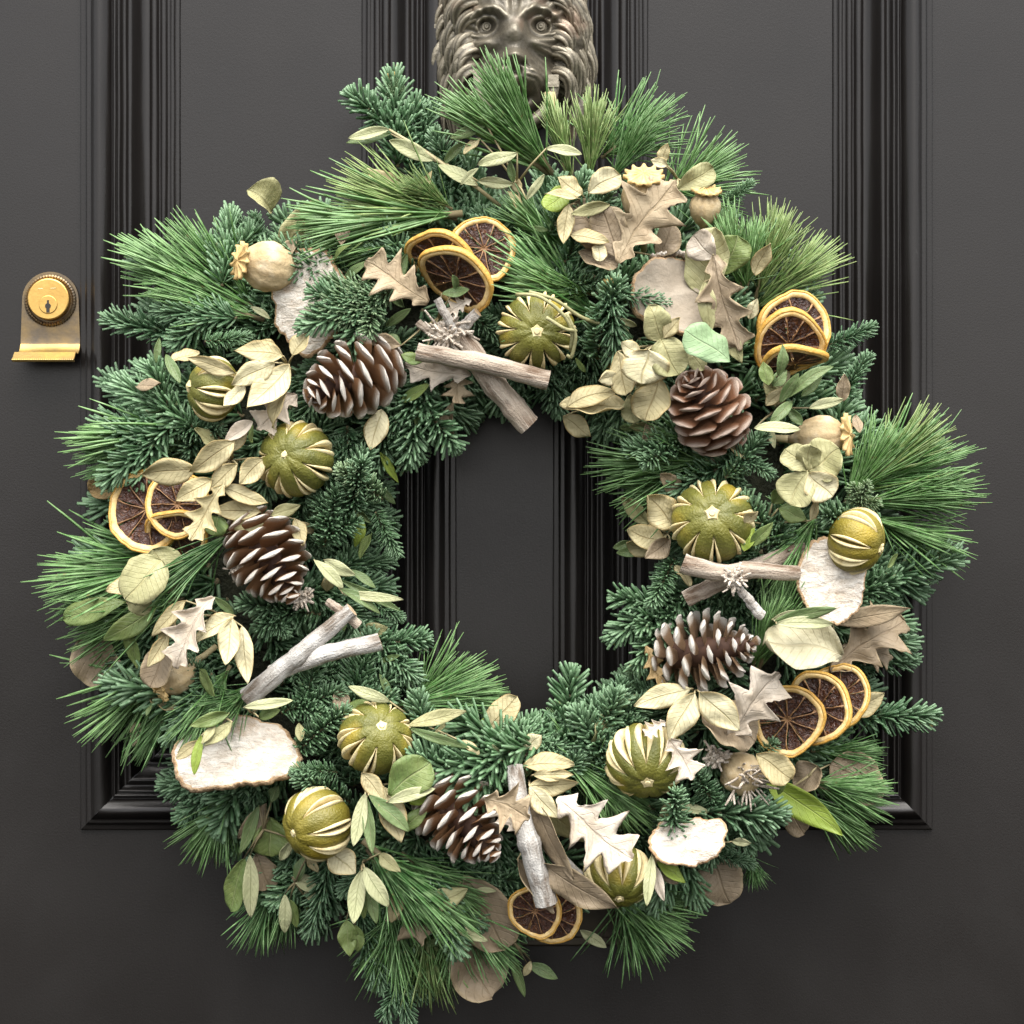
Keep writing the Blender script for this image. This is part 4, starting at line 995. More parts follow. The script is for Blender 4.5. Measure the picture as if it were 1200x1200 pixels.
single('oak_leaf', 'large cream pointed oak leaf above the bottom lime', 'leaf', (OK, 652, 936, 739, 1006, 84, 'oakw', dict(lift=70, roll=0, fold=.1, curl=.05, ripple=.06)), 'oak leaves on the wreath')
spray('strap_leaf_spray', 'curled taupe strap leaves right of the bottom stick', 'leaf spray', GL, [
    (B, 622, 938, 674, 1030, 30, 'taupe', dict(lift=52, roll=50)), (B, 606, 1008, 646, 1072, 24, 'taupe', dict(lift=46, roll=-48)), (B, 634, 1010, 723, 1068, 36, 'taupe', dict(lift=62, roll=25)), (B, 640, 945, 690, 985, 26, 'euc', dict(lift=40, roll=40))])
spray('taupe_spray', 'broad brown leaves drooping at the bottom beside orange slices', 'leaf spray', GL, [
    (DR, 544, 1026, 592, 1112, 60, 'taupe', dict(db=124, dt=96, roll=5)), (DR, 534, 1092, 574, 1164, 58, 'taupe', dict(db=82, dt=64, roll=0)), (B, 500, 1066, 549, 1042, 26, 'euc', dict(db=134, dt=136))])
spray('olive_sprig', 'olive sprig left of the drooping brown bottom leaves', 'leaf spray', GL, [
    (O_, 506, 1078, 572, 1103, 14, 'olivep', dict(db=126, dt=122, roll=0)), (O_, 524, 1104, 550, 1110, 14, 'olivep', dict(db=116, dt=112)), (O_, 520, 1100, 500, 1108, 10, 'olive', dict(db=106, dt=104))])
spray('olive_sprig', 'thin green leaves dangling lowest below orange slices', 'leaf spray', GL, [
    (O_, 600, 1114, 615, 1169, 11, 'olive', dict(db=62, dt=56)), (O_, 618, 1130, 653, 1147, 14, 'olive', dict(db=62, dt=56)), (O_, 591, 1110, 591, 1148, 9, 'olivep', dict(db=62, dt=58)), (O_, 622, 1126, 614, 1144, 9, 'bay', dict(db=66, dt=64))], 'stem', hub=(602, 1104))
single('olive_leaf', 'lone pale leaf right of the bottom orange slices', 'leaf', (O_, 680, 1090, 710, 1110, 13, 'olivep', dict(db=68, dt=60)))
single('oak_leaf', 'taupe oak leaf pointing down at the bottom left', 'leaf', (OK, 466, 1026, 494, 1105, 66, 'oak', dict(db=112, dt=104, roll=5)), 'oak leaves on the wreath')
spray('olive_sprig', 'olive sprig with a yellow green leaf between two lower limes', 'leaf spray', GL, [
    (O_, 428, 930, 414, 992, 16, 'olivep', dict(lift=60, roll=0)), (O_, 430, 934, 437, 1001, 13, 'olive', dict(lift=58)), (O_, 432, 932, 480, 974, 16, 'olive', dict(lift=62)), (B, 424, 906, 450, 938, 22, 'bay', dict(lift=50)),
    (B, 450, 922, 468, 988, 30, 'bay', dict(lift=46)), (DR, 456, 932, 505, 894, 44, 'green', dict(lift=56, roll=0)), (O_, 454, 940, 510, 924, 14, 'olivep', dict(lift=64)), (B, 470, 974, 502, 944, 18, 'green', dict(lift=44)), (RD, 480, 918, 498, 940, 26, 'lime_leaf', dict(lift=44))], hub=(430, 922))
spray('olive_sprig', 'drooping olive leaves below the lower left pair of limes', 'leaf spray', GL, [
    (O_, 424, 1020, 414, 1083, 19, 'olivep', dict(lift=52, roll=0)), (O_, 427, 1016, 455, 1063, 19, 'olivep', dict(lift=56, roll=0)), (O_, 424, 1024, 441, 1082, 15, 'olive', dict(lift=48)), (O_, 424, 1028, 427, 1077, 11, 'green', dict(lift=46)),
    (B, 406, 1078, 411, 1119, 24, 'green', dict(lift=40)), (B, 416, 1084, 420, 1116, 16, 'green', dict(lift=36)), (B, 445, 1000, 470, 1022, 16, 'euc', dict(lift=40))], hub=(425, 1012))
single('cream_leaf', 'cream leaf just beneath the lower left striped lime', 'leaf', (B, 386, 996, 416, 1024, 34, 'bayl', dict(lift=34)))
spray('hanging_green_spray', 'drooping green leaves at the bottom left edge', 'leaf spray', GL, [
    (DR, 286, 1006, 270, 1068, 26, 'green', dict(db=92, dt=76, roll=10)), (O_, 293, 1002, 294, 1076, 18, 'olivep', dict(db=100, dt=84, roll=0)), (B, 304, 944, 282, 1000, 15, 'olive', dict(db=106, dt=98)), (B, 312, 942, 278, 984, 20, 'taupe', dict(db=98, dt=92)),
    (DR, 316, 958, 317, 1005, 40, 'green', dict(db=102, dt=96)), (DR, 300, 1000, 318, 1042, 32, 'taupe', dict(db=80, dt=74)), (O_, 342, 984, 328, 1008, 11, 'olivep', dict(db=116, dt=110)), (B, 318, 940, 326, 920, 14, 'olive', dict(db=110, dt=112))], 'stem')
spray('olive_sprig', 'small pale olive leaves right of the drooping bottom left leaves', 'leaf spray', GL, [
    (O_, 334, 1048, 334, 1093, 15, 'olivep', dict(db=86, dt=76, roll=0)), (O_, 340, 1054, 348, 1087, 12, 'green', dict(db=82, dt=74)), (O_, 342, 1028, 371, 1043, 17, 'olivep', dict(db=92, dt=88)), (O_, 348, 1034, 356, 1004, 14, 'olive', dict(db=92, dt=92)), (O_, 354, 1044, 379, 1056, 16, 'olivep', dict(db=82, dt=78)), (O_, 360, 1056, 369, 1091, 11, 'green', dict(db=74, dt=66)), (O_, 360, 1004, 373, 1022, 10, 'bay', dict(db=104, dt=100))], 'stem', hub=(346, 1034))
spray('small_leaf_spray', 'small narrow leaves lying across the large white fungus', 'leaf spray', GL, [
    (O_, 237, 868, 206, 889, 13, 'bay', dict(lift=82)), (O_, 236, 862, 228, 908, 11, 'lime_leaf', dict(lift=84)), (B, 268, 836, 222, 850, 15, 'green', dict(lift=72)), (B, 252, 850, 236, 872, 10, 'euc', dict(lift=80)), (B, 272, 846, 240, 875, 16, 'euc', dict(lift=74))], hub=(262, 842))
spray('olive_sprig', 'pale narrow leaf pair above the large white fungus', 'leaf spray', GL, [
    (O_, 286, 829, 344, 821, 12, 'olivep', dict(lift=62, roll=0)), (O_, 304, 841, 328, 832, 13, 'green', dict(lift=52))])
single('bay_leaf', 'small cream dangling leaf at lower left edge beneath pine', 'leaf', (B, 162, 844, 157, 874, 13, 'bayl', dict(db=66, dt=60)))
spray('olive_sprig', 'beige and olive strap leaves right of the inner lower lime', 'leaf spray', GL, [
    (B, 478, 850, 546, 833, 17, 'euc', dict(lift=52)), (O_, 480, 853, 550, 876, 11, 'olive', dict(lift=48)), (O_, 457, 822, 408, 804, 13, 'olivep', dict(lift=44)), (O_, 540, 868, 562, 884, 10, 'bay', dict(lift=46))])
spray('bay_spray', 'upright cream leaf at the bottom inner rim', 'leaf spray', GL, [
    (DR, 566, 864, 605, 816, 30, 'bay', dict(db=128, dt=132, roll=0)), (B, 560, 872, 572, 836, 14, 'lime_leaf', dict(db=120, dt=124)), (B, 618, 876, 634, 862, 20, 'bayl', dict(lift=36))])

# small leaves caught in the greenery everywhere
nf = 0
for _ in range(1500):
    if nf >= 85: break
    dg = rnd(0, 360); r_ = inr(dg) + 15 + (outr(dg) - inr(dg) - 40) * random.random(); x, y = pol(dg, r_); L_ = rnd(20, 42); da = rnd(0, 360)
    tx, ty = x + L_ * math.cos(R(da)), y + L_ * math.sin(R(da))
    if blocked(x, y, tx, ty, .95): continue
    kd, mt, wd = random.choice((('bay', 'bay', .5), ('bay', 'euc', .5), ('olive', 'olive', .26), ('olive', 'olivep', .26), ('bay', 'taupe', .55), ('olive', 'green', .34), ('olive', 'olive', .3)))
    leaf_obj('small_leaf', (kd, x, y, tx, ty, L_ * wd, mt, dict(lift=rnd(2, 34), roll=rnd(-50, 50), tip=rnd(-10, 25))), wr, WINV); nf += 1

# ---------------------------------------------------------------- pine cones
def cone_scale(wd, open_):       # woody scale with a raised keel
    """x outward, y across, z up (towards the apex)"""
    mb = MB(); sec = [(0, .16, .05), (.35, .32, .06), (.68, .54, .065), (.86, .62, .09), (.95, .54, .105), (1.02, .36, .08), (1.06, .12, .035)]
    vs = []; n = 8
    for i, (x, hw, hh) in enumerate(sec):
        for j in range(n):
            a_ = 2 * math.pi * j / n
            vs.append((x, hw * math.cos(a_) * wd, hh * math.sin(a_) * (1.0 if math.sin(a_) < 0 else .7) + (.035 * x if j == 2 else 0) + .16 * x * x * open_ - (.05 if i == 4 else 0)))
    fs = [(i * n + j, i * n + (j + 1) % n, i * n + n + (j + 1) % n, i * n + n + j) for i in range(len(sec) - 1) for j in range(n)]
    mb.add(vs, fs); mb.f.append(tuple((len(sec) - 1) * n + j for j in range(n))); mb.m.append(0)
    return mb
CS = {}
def pine_cone(px, py, L, dia, apex, roll, mt, label, lift=34, openness=1.0, narrow=1.0, n=58):
    """apex: direction (right, down, toward the camera) of the tip"""
    ax = Vector((apex[0], -apex[2], -apex[1])).normalized()
    c = P(px, py, dsurf(px, py) + lift)
    mx = basis_z(c - ax * (L * .5 * S), ax, Vector((.2, -1, .1)))
    root = empty('pine_cone', mx, label, 'pine cone', 'pine cones on the wreath')
    mb = MB(); lathe(mb, [(2, 0), (dia * .16, L * .1), (dia * .17, L * .4), (dia * .10, L * .8), (1, L * .95)], 12)
    link('core', mb.mesh('cone_core', M['core']), root)
    key = (mt, narrow, openness)
    if key not in CS: CS[key] = cone_scale(narrow, openness).mesh('cone_scale', M[mt], True, sharp=60, scale=1.0)
    me = CS[key]
    for i in range(n):
        t = (i + .5) / n; z = L * (.02 + .90 * t)
        prof = math.sin(math.pi * min(1, (t * .80 + .20))) ** .75 if t > .38 else .62 + .38 * math.sin(math.pi / 2 * t / .38)
        rad = dia * .465 * max(.26, prof)
        ang = i * R(137.508) + roll
        el = R(-20 + 68 * t ** 1.35) * (1.0 if openness < 1.2 else .85)
        base = Vector((0, 0, z - rad * .25 * math.sin(max(el, 0)) - 2))
        d = Vector((math.cos(ang) * math.cos(el), math.sin(ang) * math.cos(el), math.sin(el)))
        up = Vector((0, 0, 1))
        s_ = rad * rnd(.94, 1.06) / (.55 + .45 * math.cos(el))
        m = basis(base * S, d, up, 1.0) @ Matrix.Diagonal((s_ * S, (8 + rad * .36) * 1.0 * S * 1.25, (8 + rad * .36) * S * 1.15, 1)) @ Matrix.Rotation(rnd(-.1, .1), 4, 'X')
        q = link('scale', me, root, m)
    return root
pine_cone(405, 446, 112, 92, (-.80, .40, .55), .3, 'cone_w', 'white edged brown cone lying on its side at upper left')
pine_cone(318, 660, 104, 92, (.48, .78, .35), 1.0, 'cone_m', 'brown cone pointing down below the left orange slices')
pine_cone(827, 473, 94, 92, (-.42, -.70, .58), 2.0, 'cone_b', 'reddish brown unfrosted cone at upper right below mint leaf', narrow=.95)
pine_cone(834, 762, 112, 96, (.86, -.16, .42), 0.2, 'cone_f', 'white frosted cone with long pointed open scales at right', narrow=.62, openness=1.3, n=60)
pine_cone(546, 966, 108, 94, (.60, .64, .42), .9, 'cone_w', 'white frosted cone at the bottom beside the upright stick', narrow=.85)

# ---------------------------------------------------------------- slit dried limes
NS = 9
def lime_meshes(seed, ns, R_=40.0):
    rr = random.Random(seed)
    lons = [2 * math.pi * (i + rr.uniform(-.12, .12)) / ns for i in range(ns)]
    hws = [rr.uniform(.115, .215) for _ in range(ns)]
    NL, NT = 144, 44
    def surf(lon, lat):
        g = 0.0; 
        for lo, hw in zip(lons, hws):
            dl = (lon - lo + math.pi) % (2 * math.pi) - math.pi
            wlat = hw * max(0, math.cos(lat / R(58) * math.pi / 2)) if abs(lat) < R(58) else 0
            if wlat > 0 and abs(dl) < wlat * 1.0: g = max(g, (1 - (abs(dl) / wlat) ** 3))
        lobe = .035 * (1 - min(abs(((lon - lo + math.pi) % (2 * math.pi)) - math.pi) for lo in lons) * ns / math.pi) if False else 0
        near = min(abs(((lon - lo + math.pi) % (2 * math.pi)) - math.pi) for lo in lons) * ns / math.pi
        lobe = .055 * min(1, near) * math.cos(lat)
        r = R_ * (1 + lobe + .02 * mnoise.noise(Vector((math.cos(lon) * 2 + seed, math.sin(lon) * 2, lat * 2)))) - 11 * g
        r *= 1 - .10 * math.exp(-((math.pi / 2 - lat) / .22) ** 2) - .06 * math.exp(-((math.pi / 2 + lat) / .25) ** 2)
        return r
    mb = MB(); vs = []
    for i in range(NT + 1):
        lat = -math.pi / 2 + math.pi * i / NT
        for j in range(NL):
            lon = 2 * math.pi * j / NL; r = surf(lon, lat)
            vs.append((r * math.cos(lat) * math.cos(lon), r * math.cos(lat) * math.sin(lon), r * math.sin(lat) * .93))
    mb.add(vs, [(i * NL + j, i * NL + (j + 1) % NL, i * NL + NL + (j + 1) % NL, i * NL + NL + j) for i in range(NT) for j in range(NL)])
    body = mb.mesh('lime_body', M['lime'])
    slits = []
    for lo, hw in zip(lons, hws):
        ms = MB(); n = 15
        for sgn in (-1, 1):
            vs = []
            op = rr.uniform(.8, 1.5)
            for i in range(n):
                t = i / (n - 1); lat = R(-57 + 114 * t); wl = hw * math.cos(lat / R(58) * math.pi / 2)
                k = max(0, math.sin(math.pi * t)) ** .6
                prof = [(1.00, -2.5), (1.0, 2.2 * k), (.82, 3.8 * k * op), (.52, 2.8 * k * op), (.36, -1.5), (.42, -6)]
                for (f, h) in prof:
                    lon = lo + sgn * (wl * f * (1.12 if f >= 1 else 1) + (.012 if f >= 1 else 0))
                    r = R_ * 1.01 + h - (3 * (1 - k)); r *= 1 - .02
                    vs.append((r * math.cos(lat) * math.cos(lon), r * math.cos(lat) * math.sin(lon), r * math.sin(lat) * .93))
            p = len(prof)
            ms.add(vs, [((i * p + j, i * p + j + 1, i * p + p + j + 1, i * p + p + j) if sgn < 0 else (i * p + j, i * p + p + j, i * p + p + j + 1, i * p + j + 1)) for i in range(n - 1) for j in range(p - 1)])
        slits.append(ms.mesh('lime_slit', M['pith']))
    return body, slits
LV = [lime_meshes(s, n_) for s, n_ in ((1, 9), (2, 10), (3, 8), (4, 9))]
mc = MB()
lathe(mc, [(7, -1), (7.2, 1.5), (5.6, 2.8), (3.6, 2.6), (2.8, 4.2), (1.6, 4.4)], 15, rib=lambda i, a: 1 + (.22 * math.cos(5 * a) if i < 3 else 0))
CALYX = mc.mesh('lime_calyx', M['pith'], True, sharp=50)
def lime(px, py, r, pole, var, label, lift=24, roll=0):
    ax = Vector((pole[0], -pole[2], -pole[1])).normalized()
    mx = basis_z(P(px, py, dsurf(px, py) + lift), ax, Matrix.Rotation(roll, 3, ax) @ Vector((.9, .1, .3)), r / 43.0)
    root = empty('dried_lime', mx, label, 'dried lime', 'slit dried limes on the wreath')
    body, sl_ = LV[var]; sq = Matrix.Diagonal((rnd(.93, 1.05), rnd(.94, 1.05), rnd(.92, 1.04), 1)) @ Matrix.Rotation(rnd(0, 6.28), 4, 'Z')
    link('peel', body, root, sq)
    for s in sl_: link('slit', s, root, sq)
    link('stem_end', CALYX, root, Matrix.Translation((0, 0, 36.2 * .9 * S)))
lime(629, 388, 45, (0, .08, 1), 1, 'slit dried lime facing out right of the top crossed sticks')
lime(250, 456, 35, (-.9, -.1, .3), 2, 'half hidden lime under cream bay leaves at upper left', 18)
lime(347, 538, 43, (-.28, -.12, 1), 0, 'slit lime below the white edged cone on its side', 24, .5)
lime(835, 611, 46, (-.10, -.25, 1), 3, 'yellow green slit lime above the right hand sticks', 30)
lime(1003, 634, 37, (.88, .30, .40), 2, 'lime beside the white fungus at the right edge', 26, .3)
lime(372, 965, 41, (-.68, .20, .62), 2, 'olive green striped lime at the bottom left', 24, .9)
lime(440, 865, 42, (.25, -.48, .85), 0, 'lime at the lower left inner rim above olive leaves', 26, .2)
lime(757, 891, 44, (0, .58, .80), 1, 'golden lime at the lower right with small white leaf on it', 28, .25)
lime(724, 1026, 38, (.02, .70, .68), 3, 'lime at the bottom beneath the large pointed oak leaf', 26, .6)

# ---------------------------------------------------------------- dried orange slices
def orange_meshes(seed):
    rr = random.Random(seed); a1, a2 = rr.uniform(0, 6), rr.uniform(0, 6); w1, w2 = rr.uniform(.07, .17), rr.uniform(.05, .13)
    def warp(r, a, z):
        q = 1 + .035 * math.sin(3 * a + a1) + .02 * math.sin(5 * a + a2)
        zz = z + 40 * (w1 * (r / 40) ** 2 * math.cos(2 * (a - a1)) + w2 * (r / 40) * math.cos(a - a2) * (r / 40))
        return (r * q * math.cos(a), r * q * math.sin(a), zz)
    def ring(prof, n=56, close=True):
        mb = MB(); vs = []
        for i in range(n):
            a_ = 2 * math.pi * i / n
            jit = 1.1 * mnoise.noise(Vector((math.cos(a_) * 4 + seed, math.sin(a_) * 4, 0)))
            for (r, z) in prof: vs.append(warp(r + jit, a_, z + jit * .6))
        p = len(prof)
        mb.add(vs, [(i * p + j, ((i + 1) % n) * p + j, ((i + 1) % n) * p + (j + 1) % p, i * p + (j + 1) % p) for i in range(n) for j in range(p)])
        return mb
    rind = ring([(38.6, -3.4), (40.3, -3.0), (41, 0), (40.4, 2.8), (39.2, 3.6), (38.1, 3.2), (37.8, 0)]).mesh('orange_rind', M['rind'])
    pith = ring([(32.6, -3), (38.2, -3.3), (38.2, 3.0), (36.2, 3.7), (33.6, 2.8), (32.4, 1)]).mesh('orange_pith', M['opith'])
    ns = rr.choice((9, 10, 10)); segs = []; mm = MB(); AN = [2 * math.pi * (i + rr.uniform(-.17, .17)) / ns for i in range(ns)]; AN.append(AN[0] + 2 * math.pi)
    for i in range(ns):
        a0 = AN[i]; a1_ = AN[i + 1]; gap = rr.uniform(.03, .075)
        mb = MB(); vs = []; nr, na = 6, 5; dep = rr.uniform(2.0, 3.4)
        for side in (1, -1):
            for k in range(nr + 1):
                r = 4.5 + (33.3 - 4.5) * k / nr
                for j in range(na + 1):
                    gg = gap * (30 / max(r, 8)) ** .8
                    f = j / na; a_ = a0 + gg + (a1_ - a0 - 2 * gg) * f
                    sag = dep * math.sin(math.pi * f) ** .7 * math.sin(math.pi * (k / nr) ** .8) ** .6 if 0 < j < na else 0
                    z = 1.6 - sag + .7 * mnoise.noise(Vector((r * .25, a_ * 6, seed + i)))
                    vs.append(warp(r, a_, side * max(.25, z)))
        n1 = na + 1; o2 = (nr + 1) * n1
        fs = [(k * n1 + j, (k + 1) * n1 + j, (k + 1) * n1 + j + 1, k * n1 + j + 1) for k in range(nr) for j in range(na)]
        fs += [tuple(o2 + q for q in reversed(f)) for f in fs]
        mb.add(vs, fs); segs.append(mb.mesh('orange_segment', M['flesh']))
        pts = [warp(r, a0 + .03 * math.sin(r * .2 + i), 1.5 + .4 * math.sin(r * .5)) for r in (2, 10, 18, 26, 32.5)]
        tube(mm, pts, [1.0, .8, .6, .8, 1.4], 6)
    lathe(mm, [(.5, -2), (4.6, -1.2), (4.8, 1.4), (2, 2.1), (.5, 1.2)], 12)
    memb = mm.mesh('orange_membrane', M['memb'])
    return rind, pith, segs, memb
OV = [orange_meshes(s) for s in (3, 8, 14)]
def orange(px, py, r, nrm, d, var, label, roll=0.0):
    ax = Vector((nrm[0], -nrm[2], -nrm[1])).normalized()
    mx = basis_z(P(px, py, d), ax, Matrix.Rotation(roll, 3, ax) @ Vector((1, .1, .1)), r / 41)
    root = empty('orange_slice', mx, label, 'orange slice', 'dried orange slices on the wreath')
    ri, pi_, sg, mm = OV[var]
    link('rind', ri, root); link('pith', pi_, root); link('membrane', mm, root)
    for s in sg: link('segment', s, root)
orange(567, 292, 37, (.18, -.10, .95), 150, 0, 'rearmost orange slice of the top three, at their right', .4)
orange(518, 306, 43, (-.32, .64, .62), 158, 1, 'middle orange slice of the top three with darker flesh', 1.2)
orange(534, 327, 45, (-.36, .72, .55), 172, 2, 'front orange slice of the top three, tilted flat', 2.0)
orange(931, 385, 42, (.25, -.05, .95), 134, 1, 'upper orange slice of the right stack facing out', .9)
orange(924, 402, 40, (.10, .62, .72), 146, 0, 'middle orange slice of the right stack', 1.7)
orange(930, 424, 38, (.10, .97, .22), 152, 2, 'edge on orange slice lowest in the right stack')
orange(173, 597, 47, (-.25, .05, .95), 128, 2, 'largest orange slice at the far left', .3)
orange(208, 591, 37, (-.05, .05, 1), 146, 0, 'smaller orange slice overlapping the largest at far left', 2.4)
orange(207, 627, 36, (-.05, .55, .75), 132, 1, 'lowest orange slice of the far left three', .7)
orange(923, 843, 40, (-.25, .12, .92), 152, 0, 'front orange slice of the lower right three', .2)
orange(958, 830, 41, (-.50, .02, .80), 134, 2, 'middle orange slice of the lower right three', 1.3)
orange(984, 815, 36, (-.35, -.10, .85), 112, 1, 'rearmost small orange slice of the lower right three', .6)
orange(627, 1068, 31, (-.15, .12, .95), 132, 1, 'left orange slice at the bottom of the wreath', .8)
orange(648, 1074, 32, (.05, .12, .95), 118, 2, 'right orange slice at the bottom of the wreath', 2.1)

# ---------------------------------------------------------------- poppy heads
def poppy(px, py, d, ax3, body_r, crown_r, label, pale=False):
    ax = Vector((ax3[0], -ax3[2], -ax3[1])).normalized()
    mx = basis_z(P(px, py, d), ax, Vector((1, .2, .4)))
    root = empty('poppy_head', mx, label, 'poppy head', 'dried poppy heads on the wreath')
    mb = MB(); b = body_r
    lathe(mb, [(b * .2, -b * 1.5), (b * .24, -b * 1.25), (b * .5, -b * 1.05), (b * .85, -b * .6), (b, 0), (b * .93, b * .45), (b * .66, b * .85), (b * .38, b * 1.08), (b * .34, b * 1.2)], 44,
          rib=lambda i, a: 1 + (.05 * abs(math.sin(5.5 * a)) + .03 * math.sin(3 * a + i * .5)) * (1 if 1 < i < 8 else 0))
    link('pod', mb.mesh('poppy_pod', M['poppy']), root)
    mb = MB(); vs = []; n = 88; c = crown_r; lob = 11
    prof = [(0, 2.2), (.25, 1.6), (.55, .6), (.8, .4), (1, 1.6), (1.02, -.8), (.6, -2.6), (.3, -3)]
    for (f, z) in prof:
        for j in range(n):
            a_ = 2 * math.pi * j / n; k = math.cos(lob * a_)
            r_ = c * f * (1 + (.13 * k * f if f > .4 else 0)); zz = z + (2.4 * max(0, k) * (1 if .1 < f < 1.01 and z > -.5 else 0)) - 2.6 * f * f * .6
            vs.append((r_ * math.cos(a_), r_ * math.sin(a_), zz + b * 1.26))
    mb.add(vs, [(i * n + j, i * n + (j + 1) % n, i * n + n + (j + 1) % n, i * n + n + j) for i in range(len(prof) - 1) for j in range(n)])
    link('crown', mb.mesh('poppy_crown', M['crown']), root)
    mb = MB(); tube(mb, [(0, 0, -b * 1.4), (2, 1, -b * 2), (3, 3, -b * 2.8)], [b * .2, b * .17, b * .16], 8); link('stalk', mb.mesh('poppy_stalk', M['stem_p']), root)
poppy(314, 312, 140, (-.85, -.12, .52), 27, 19, 'plump ribbed poppy head at the upper left beside fungus')
poppy(754, 234, 160, (-.02, -.80, .62), 24, 20, 'poppy head behind the large top right oak leaf')
poppy(826, 244, 110, (.05, -.85, .45), 17, 15, 'pale small poppy head at the top right edge')
poppy(962, 512, 138, (.92, -.06, .40), 24, 21, 'poppy head with flared crown at the right')
poppy(206, 792, 128, (-.72, .55, .40), 20, 15, 'small poppy head facing down at lower left')
# frayed seed head at lower right
root = empty('seed_head', basis_z(P(872, 912, 152), Vector((.35, -.75, -.55)), Vector((1, 0, 0))), 'frayed papery seed head beside the lower right lime', 'seed head')
mb = MB(); lathe(mb, [(3, -34), (16, -26), (23, -12), (22, 2), (14, 12), (6, 14)], 28, rib=lambda i, a: 1 + .07 * math.sin(7 * a + i)); link('pod', mb.mesh('seed_pod', M['poppy']), root)
mb = MB()
for k in range(46):
    a_ = rnd(0, 6.283); r0 = rnd(3, 22); z0 = rnd(-6, 12); o = Vector((r0 * math.cos(a_), r0 * math.sin(a_), z0 if r0 > 12 else 12))
    d = Vector((math.cos(a_) * rnd(.2, 1.2), math.sin(a_) * rnd(.2, 1.2), rnd(.3, 1)))
    needle(mb, o, d, Vector((rnd(-1, 1), rnd(-1, 1), rnd(-1, 1))), rnd(10, 22), rnd(1.0, 1.7), rnd(.1, .6), 4, 4, .6)
q = link('bristles', mb.mesh('seed_bristles', M['lichen']), root); q['kind'] = 'stuff'

# ---------------------------------------------------------------- bracket fungi
def fungus(px, py, d, outline, nrm, label, face='fungus', thick=9, seed=0, dish=5):
    """outline: radius function given as list of (angle deg, radius) around the centre, angle 0 right, 90 up"""
    ax = Vector((nrm[0], -nrm[2], -nrm[1])).normalized()
    xh = Vector((1, 0, 0)); mx = basis_z(P(px, py, d), ax, xh)
    n = 110; mb = MB(); vs = []
    A = sorted(outline); A = A + [(A[0][0] + 360, A[0][1])]
    def rad(a):
        a %= 360
        if a < A[0][0]: a += 360
        for (a0, r0), (a1, r1) in zip(A, A[1:]):
            if a0 <= a <= a1:
                t = (a - a0) / (a1 - a0); t = t * t * (3 - 2 * t); return r0 + (r1 - r0) * t
    prof = [(0, 1), (.3, 1), (.6, 1), (.82, 1), (.93, 1), (.985, .75), (1.0, .2), (.985, -.4), (.9, -1), (.5, -1.6), (0, -1.8)]
    for i, (f, h) in enumerate(prof):
        for j in range(n):
            a_ = 2 * math.pi * j / n
            nn = 1 + .06 * mnoise.noise(Vector((math.cos(a_) * 3 + seed, math.sin(a_) * 3, seed))) + .045 * mnoise.noise(Vector((math.cos(a_) * 7 + seed, math.sin(a_) * 7, 2))) + .035 * mnoise.noise(Vector((math.cos(a_) * 13 + seed, math.sin(a_) * 13, seed)))
            r = rad(math.degrees(a_)) * f * nn
            x, y = r * math.cos(a_), r * math.sin(a_)
            z = h * thick * .5 + dish * (f * f) * math.cos(2 * a_ + seed) + 4.0 * mnoise.noise(Vector((x * .045, y * .045, seed))) * (1 if h > 0 else .5)
            vs.append((x, y, z))
    k = len(prof)
    fs = [(i * n + j, i * n + n + j, i * n + n + (j + 1) % n, i * n + (j + 1) % n) for i in range(k - 1) for j in range(n)]
    o = mb.add(vs, fs)
    for q in range(len(mb.f)): mb.m[q] = 0 if q < 4 * n else 1
    # flip so the front faces +z
    mb.f = [tuple(reversed(f)) if False else f for f in mb.f]
    root = link('bracket_fungus', mb.mesh('bracket_fungus', [M[face], M['crust']], True), None, mx)
    tag(root, label, 'bracket fungus', 'dried bracket fungi on the wreath'); return root
fungus(366, 352, 138, [(0, 36), (45, 46), (80, 58), (110, 58), (150, 49), (180, 45), (225, 52), (262, 62), (300, 50)], (-.30, .02, .95), 'pale half moon fungus beside the upper left poppy head', seed=1, thick=8)
fungus(782, 350, 158, [(0, 54), (30, 56), (60, 50), (90, 46), (130, 44), (180, 42), (230, 36), (270, 40), (310, 52), (335, 58)], (.18, -.20, .95), 'grey brown fungus with a toothed white rim at upper right', 'fungus_g', 13, 2, 8)
fungus(280, 884, 142, [(0, 68), (25, 58), (60, 44), (90, 42), (130, 52), (160, 70), (185, 76), (215, 66), (250, 44), (285, 40), (320, 50), (340, 66)], (-.05, -.42, .90), 'large white bracket fungus with rough lower rim at lower left', seed=3, thick=16, dish=9)
fungus(976, 683, 158, [(0, 36), (40, 46), (75, 51), (110, 51), (150, 44), (200, 40), (240, 43), (270, 46), (310, 42)], (.18, -.08, .97), 'white fungus disc at the right edge below the lime', seed=4, thick=7)
fungus(808, 987, 178, [(0, 38), (25, 44), (60, 30), (100, 22), (150, 38), (185, 46), (215, 40), (250, 28), (300, 26), (340, 34)], (.08, -.38, .90), 'bright white small fungus at the lower right', seed=5, thick=7)
# toothed pale rim of the upper right fungus
fg = [o for o in bpy.data.objects if o.get('label', '').startswith('grey brown fungus')][0]
mb = MB()
for k in range(46):
    a_ = R(112 - k * 2.9); q_ = 47 + 9 * max(0, math.cos(a_ - R(10))) + rnd(-1, 1.5)
    o3 = Vector((q_ * math.cos(a_), q_ * math.sin(a_), 9 + rnd(-1, 1))); tube(mb, [o3 + Vector((0, 0, -9)), o3, o3 * 1.02 + Vector((0, 0, 2.5))], [3.0, 2.4, 1.4], 6)
link('toothed_rim', mb.mesh('fungus_rim', M['fungus']), fg)
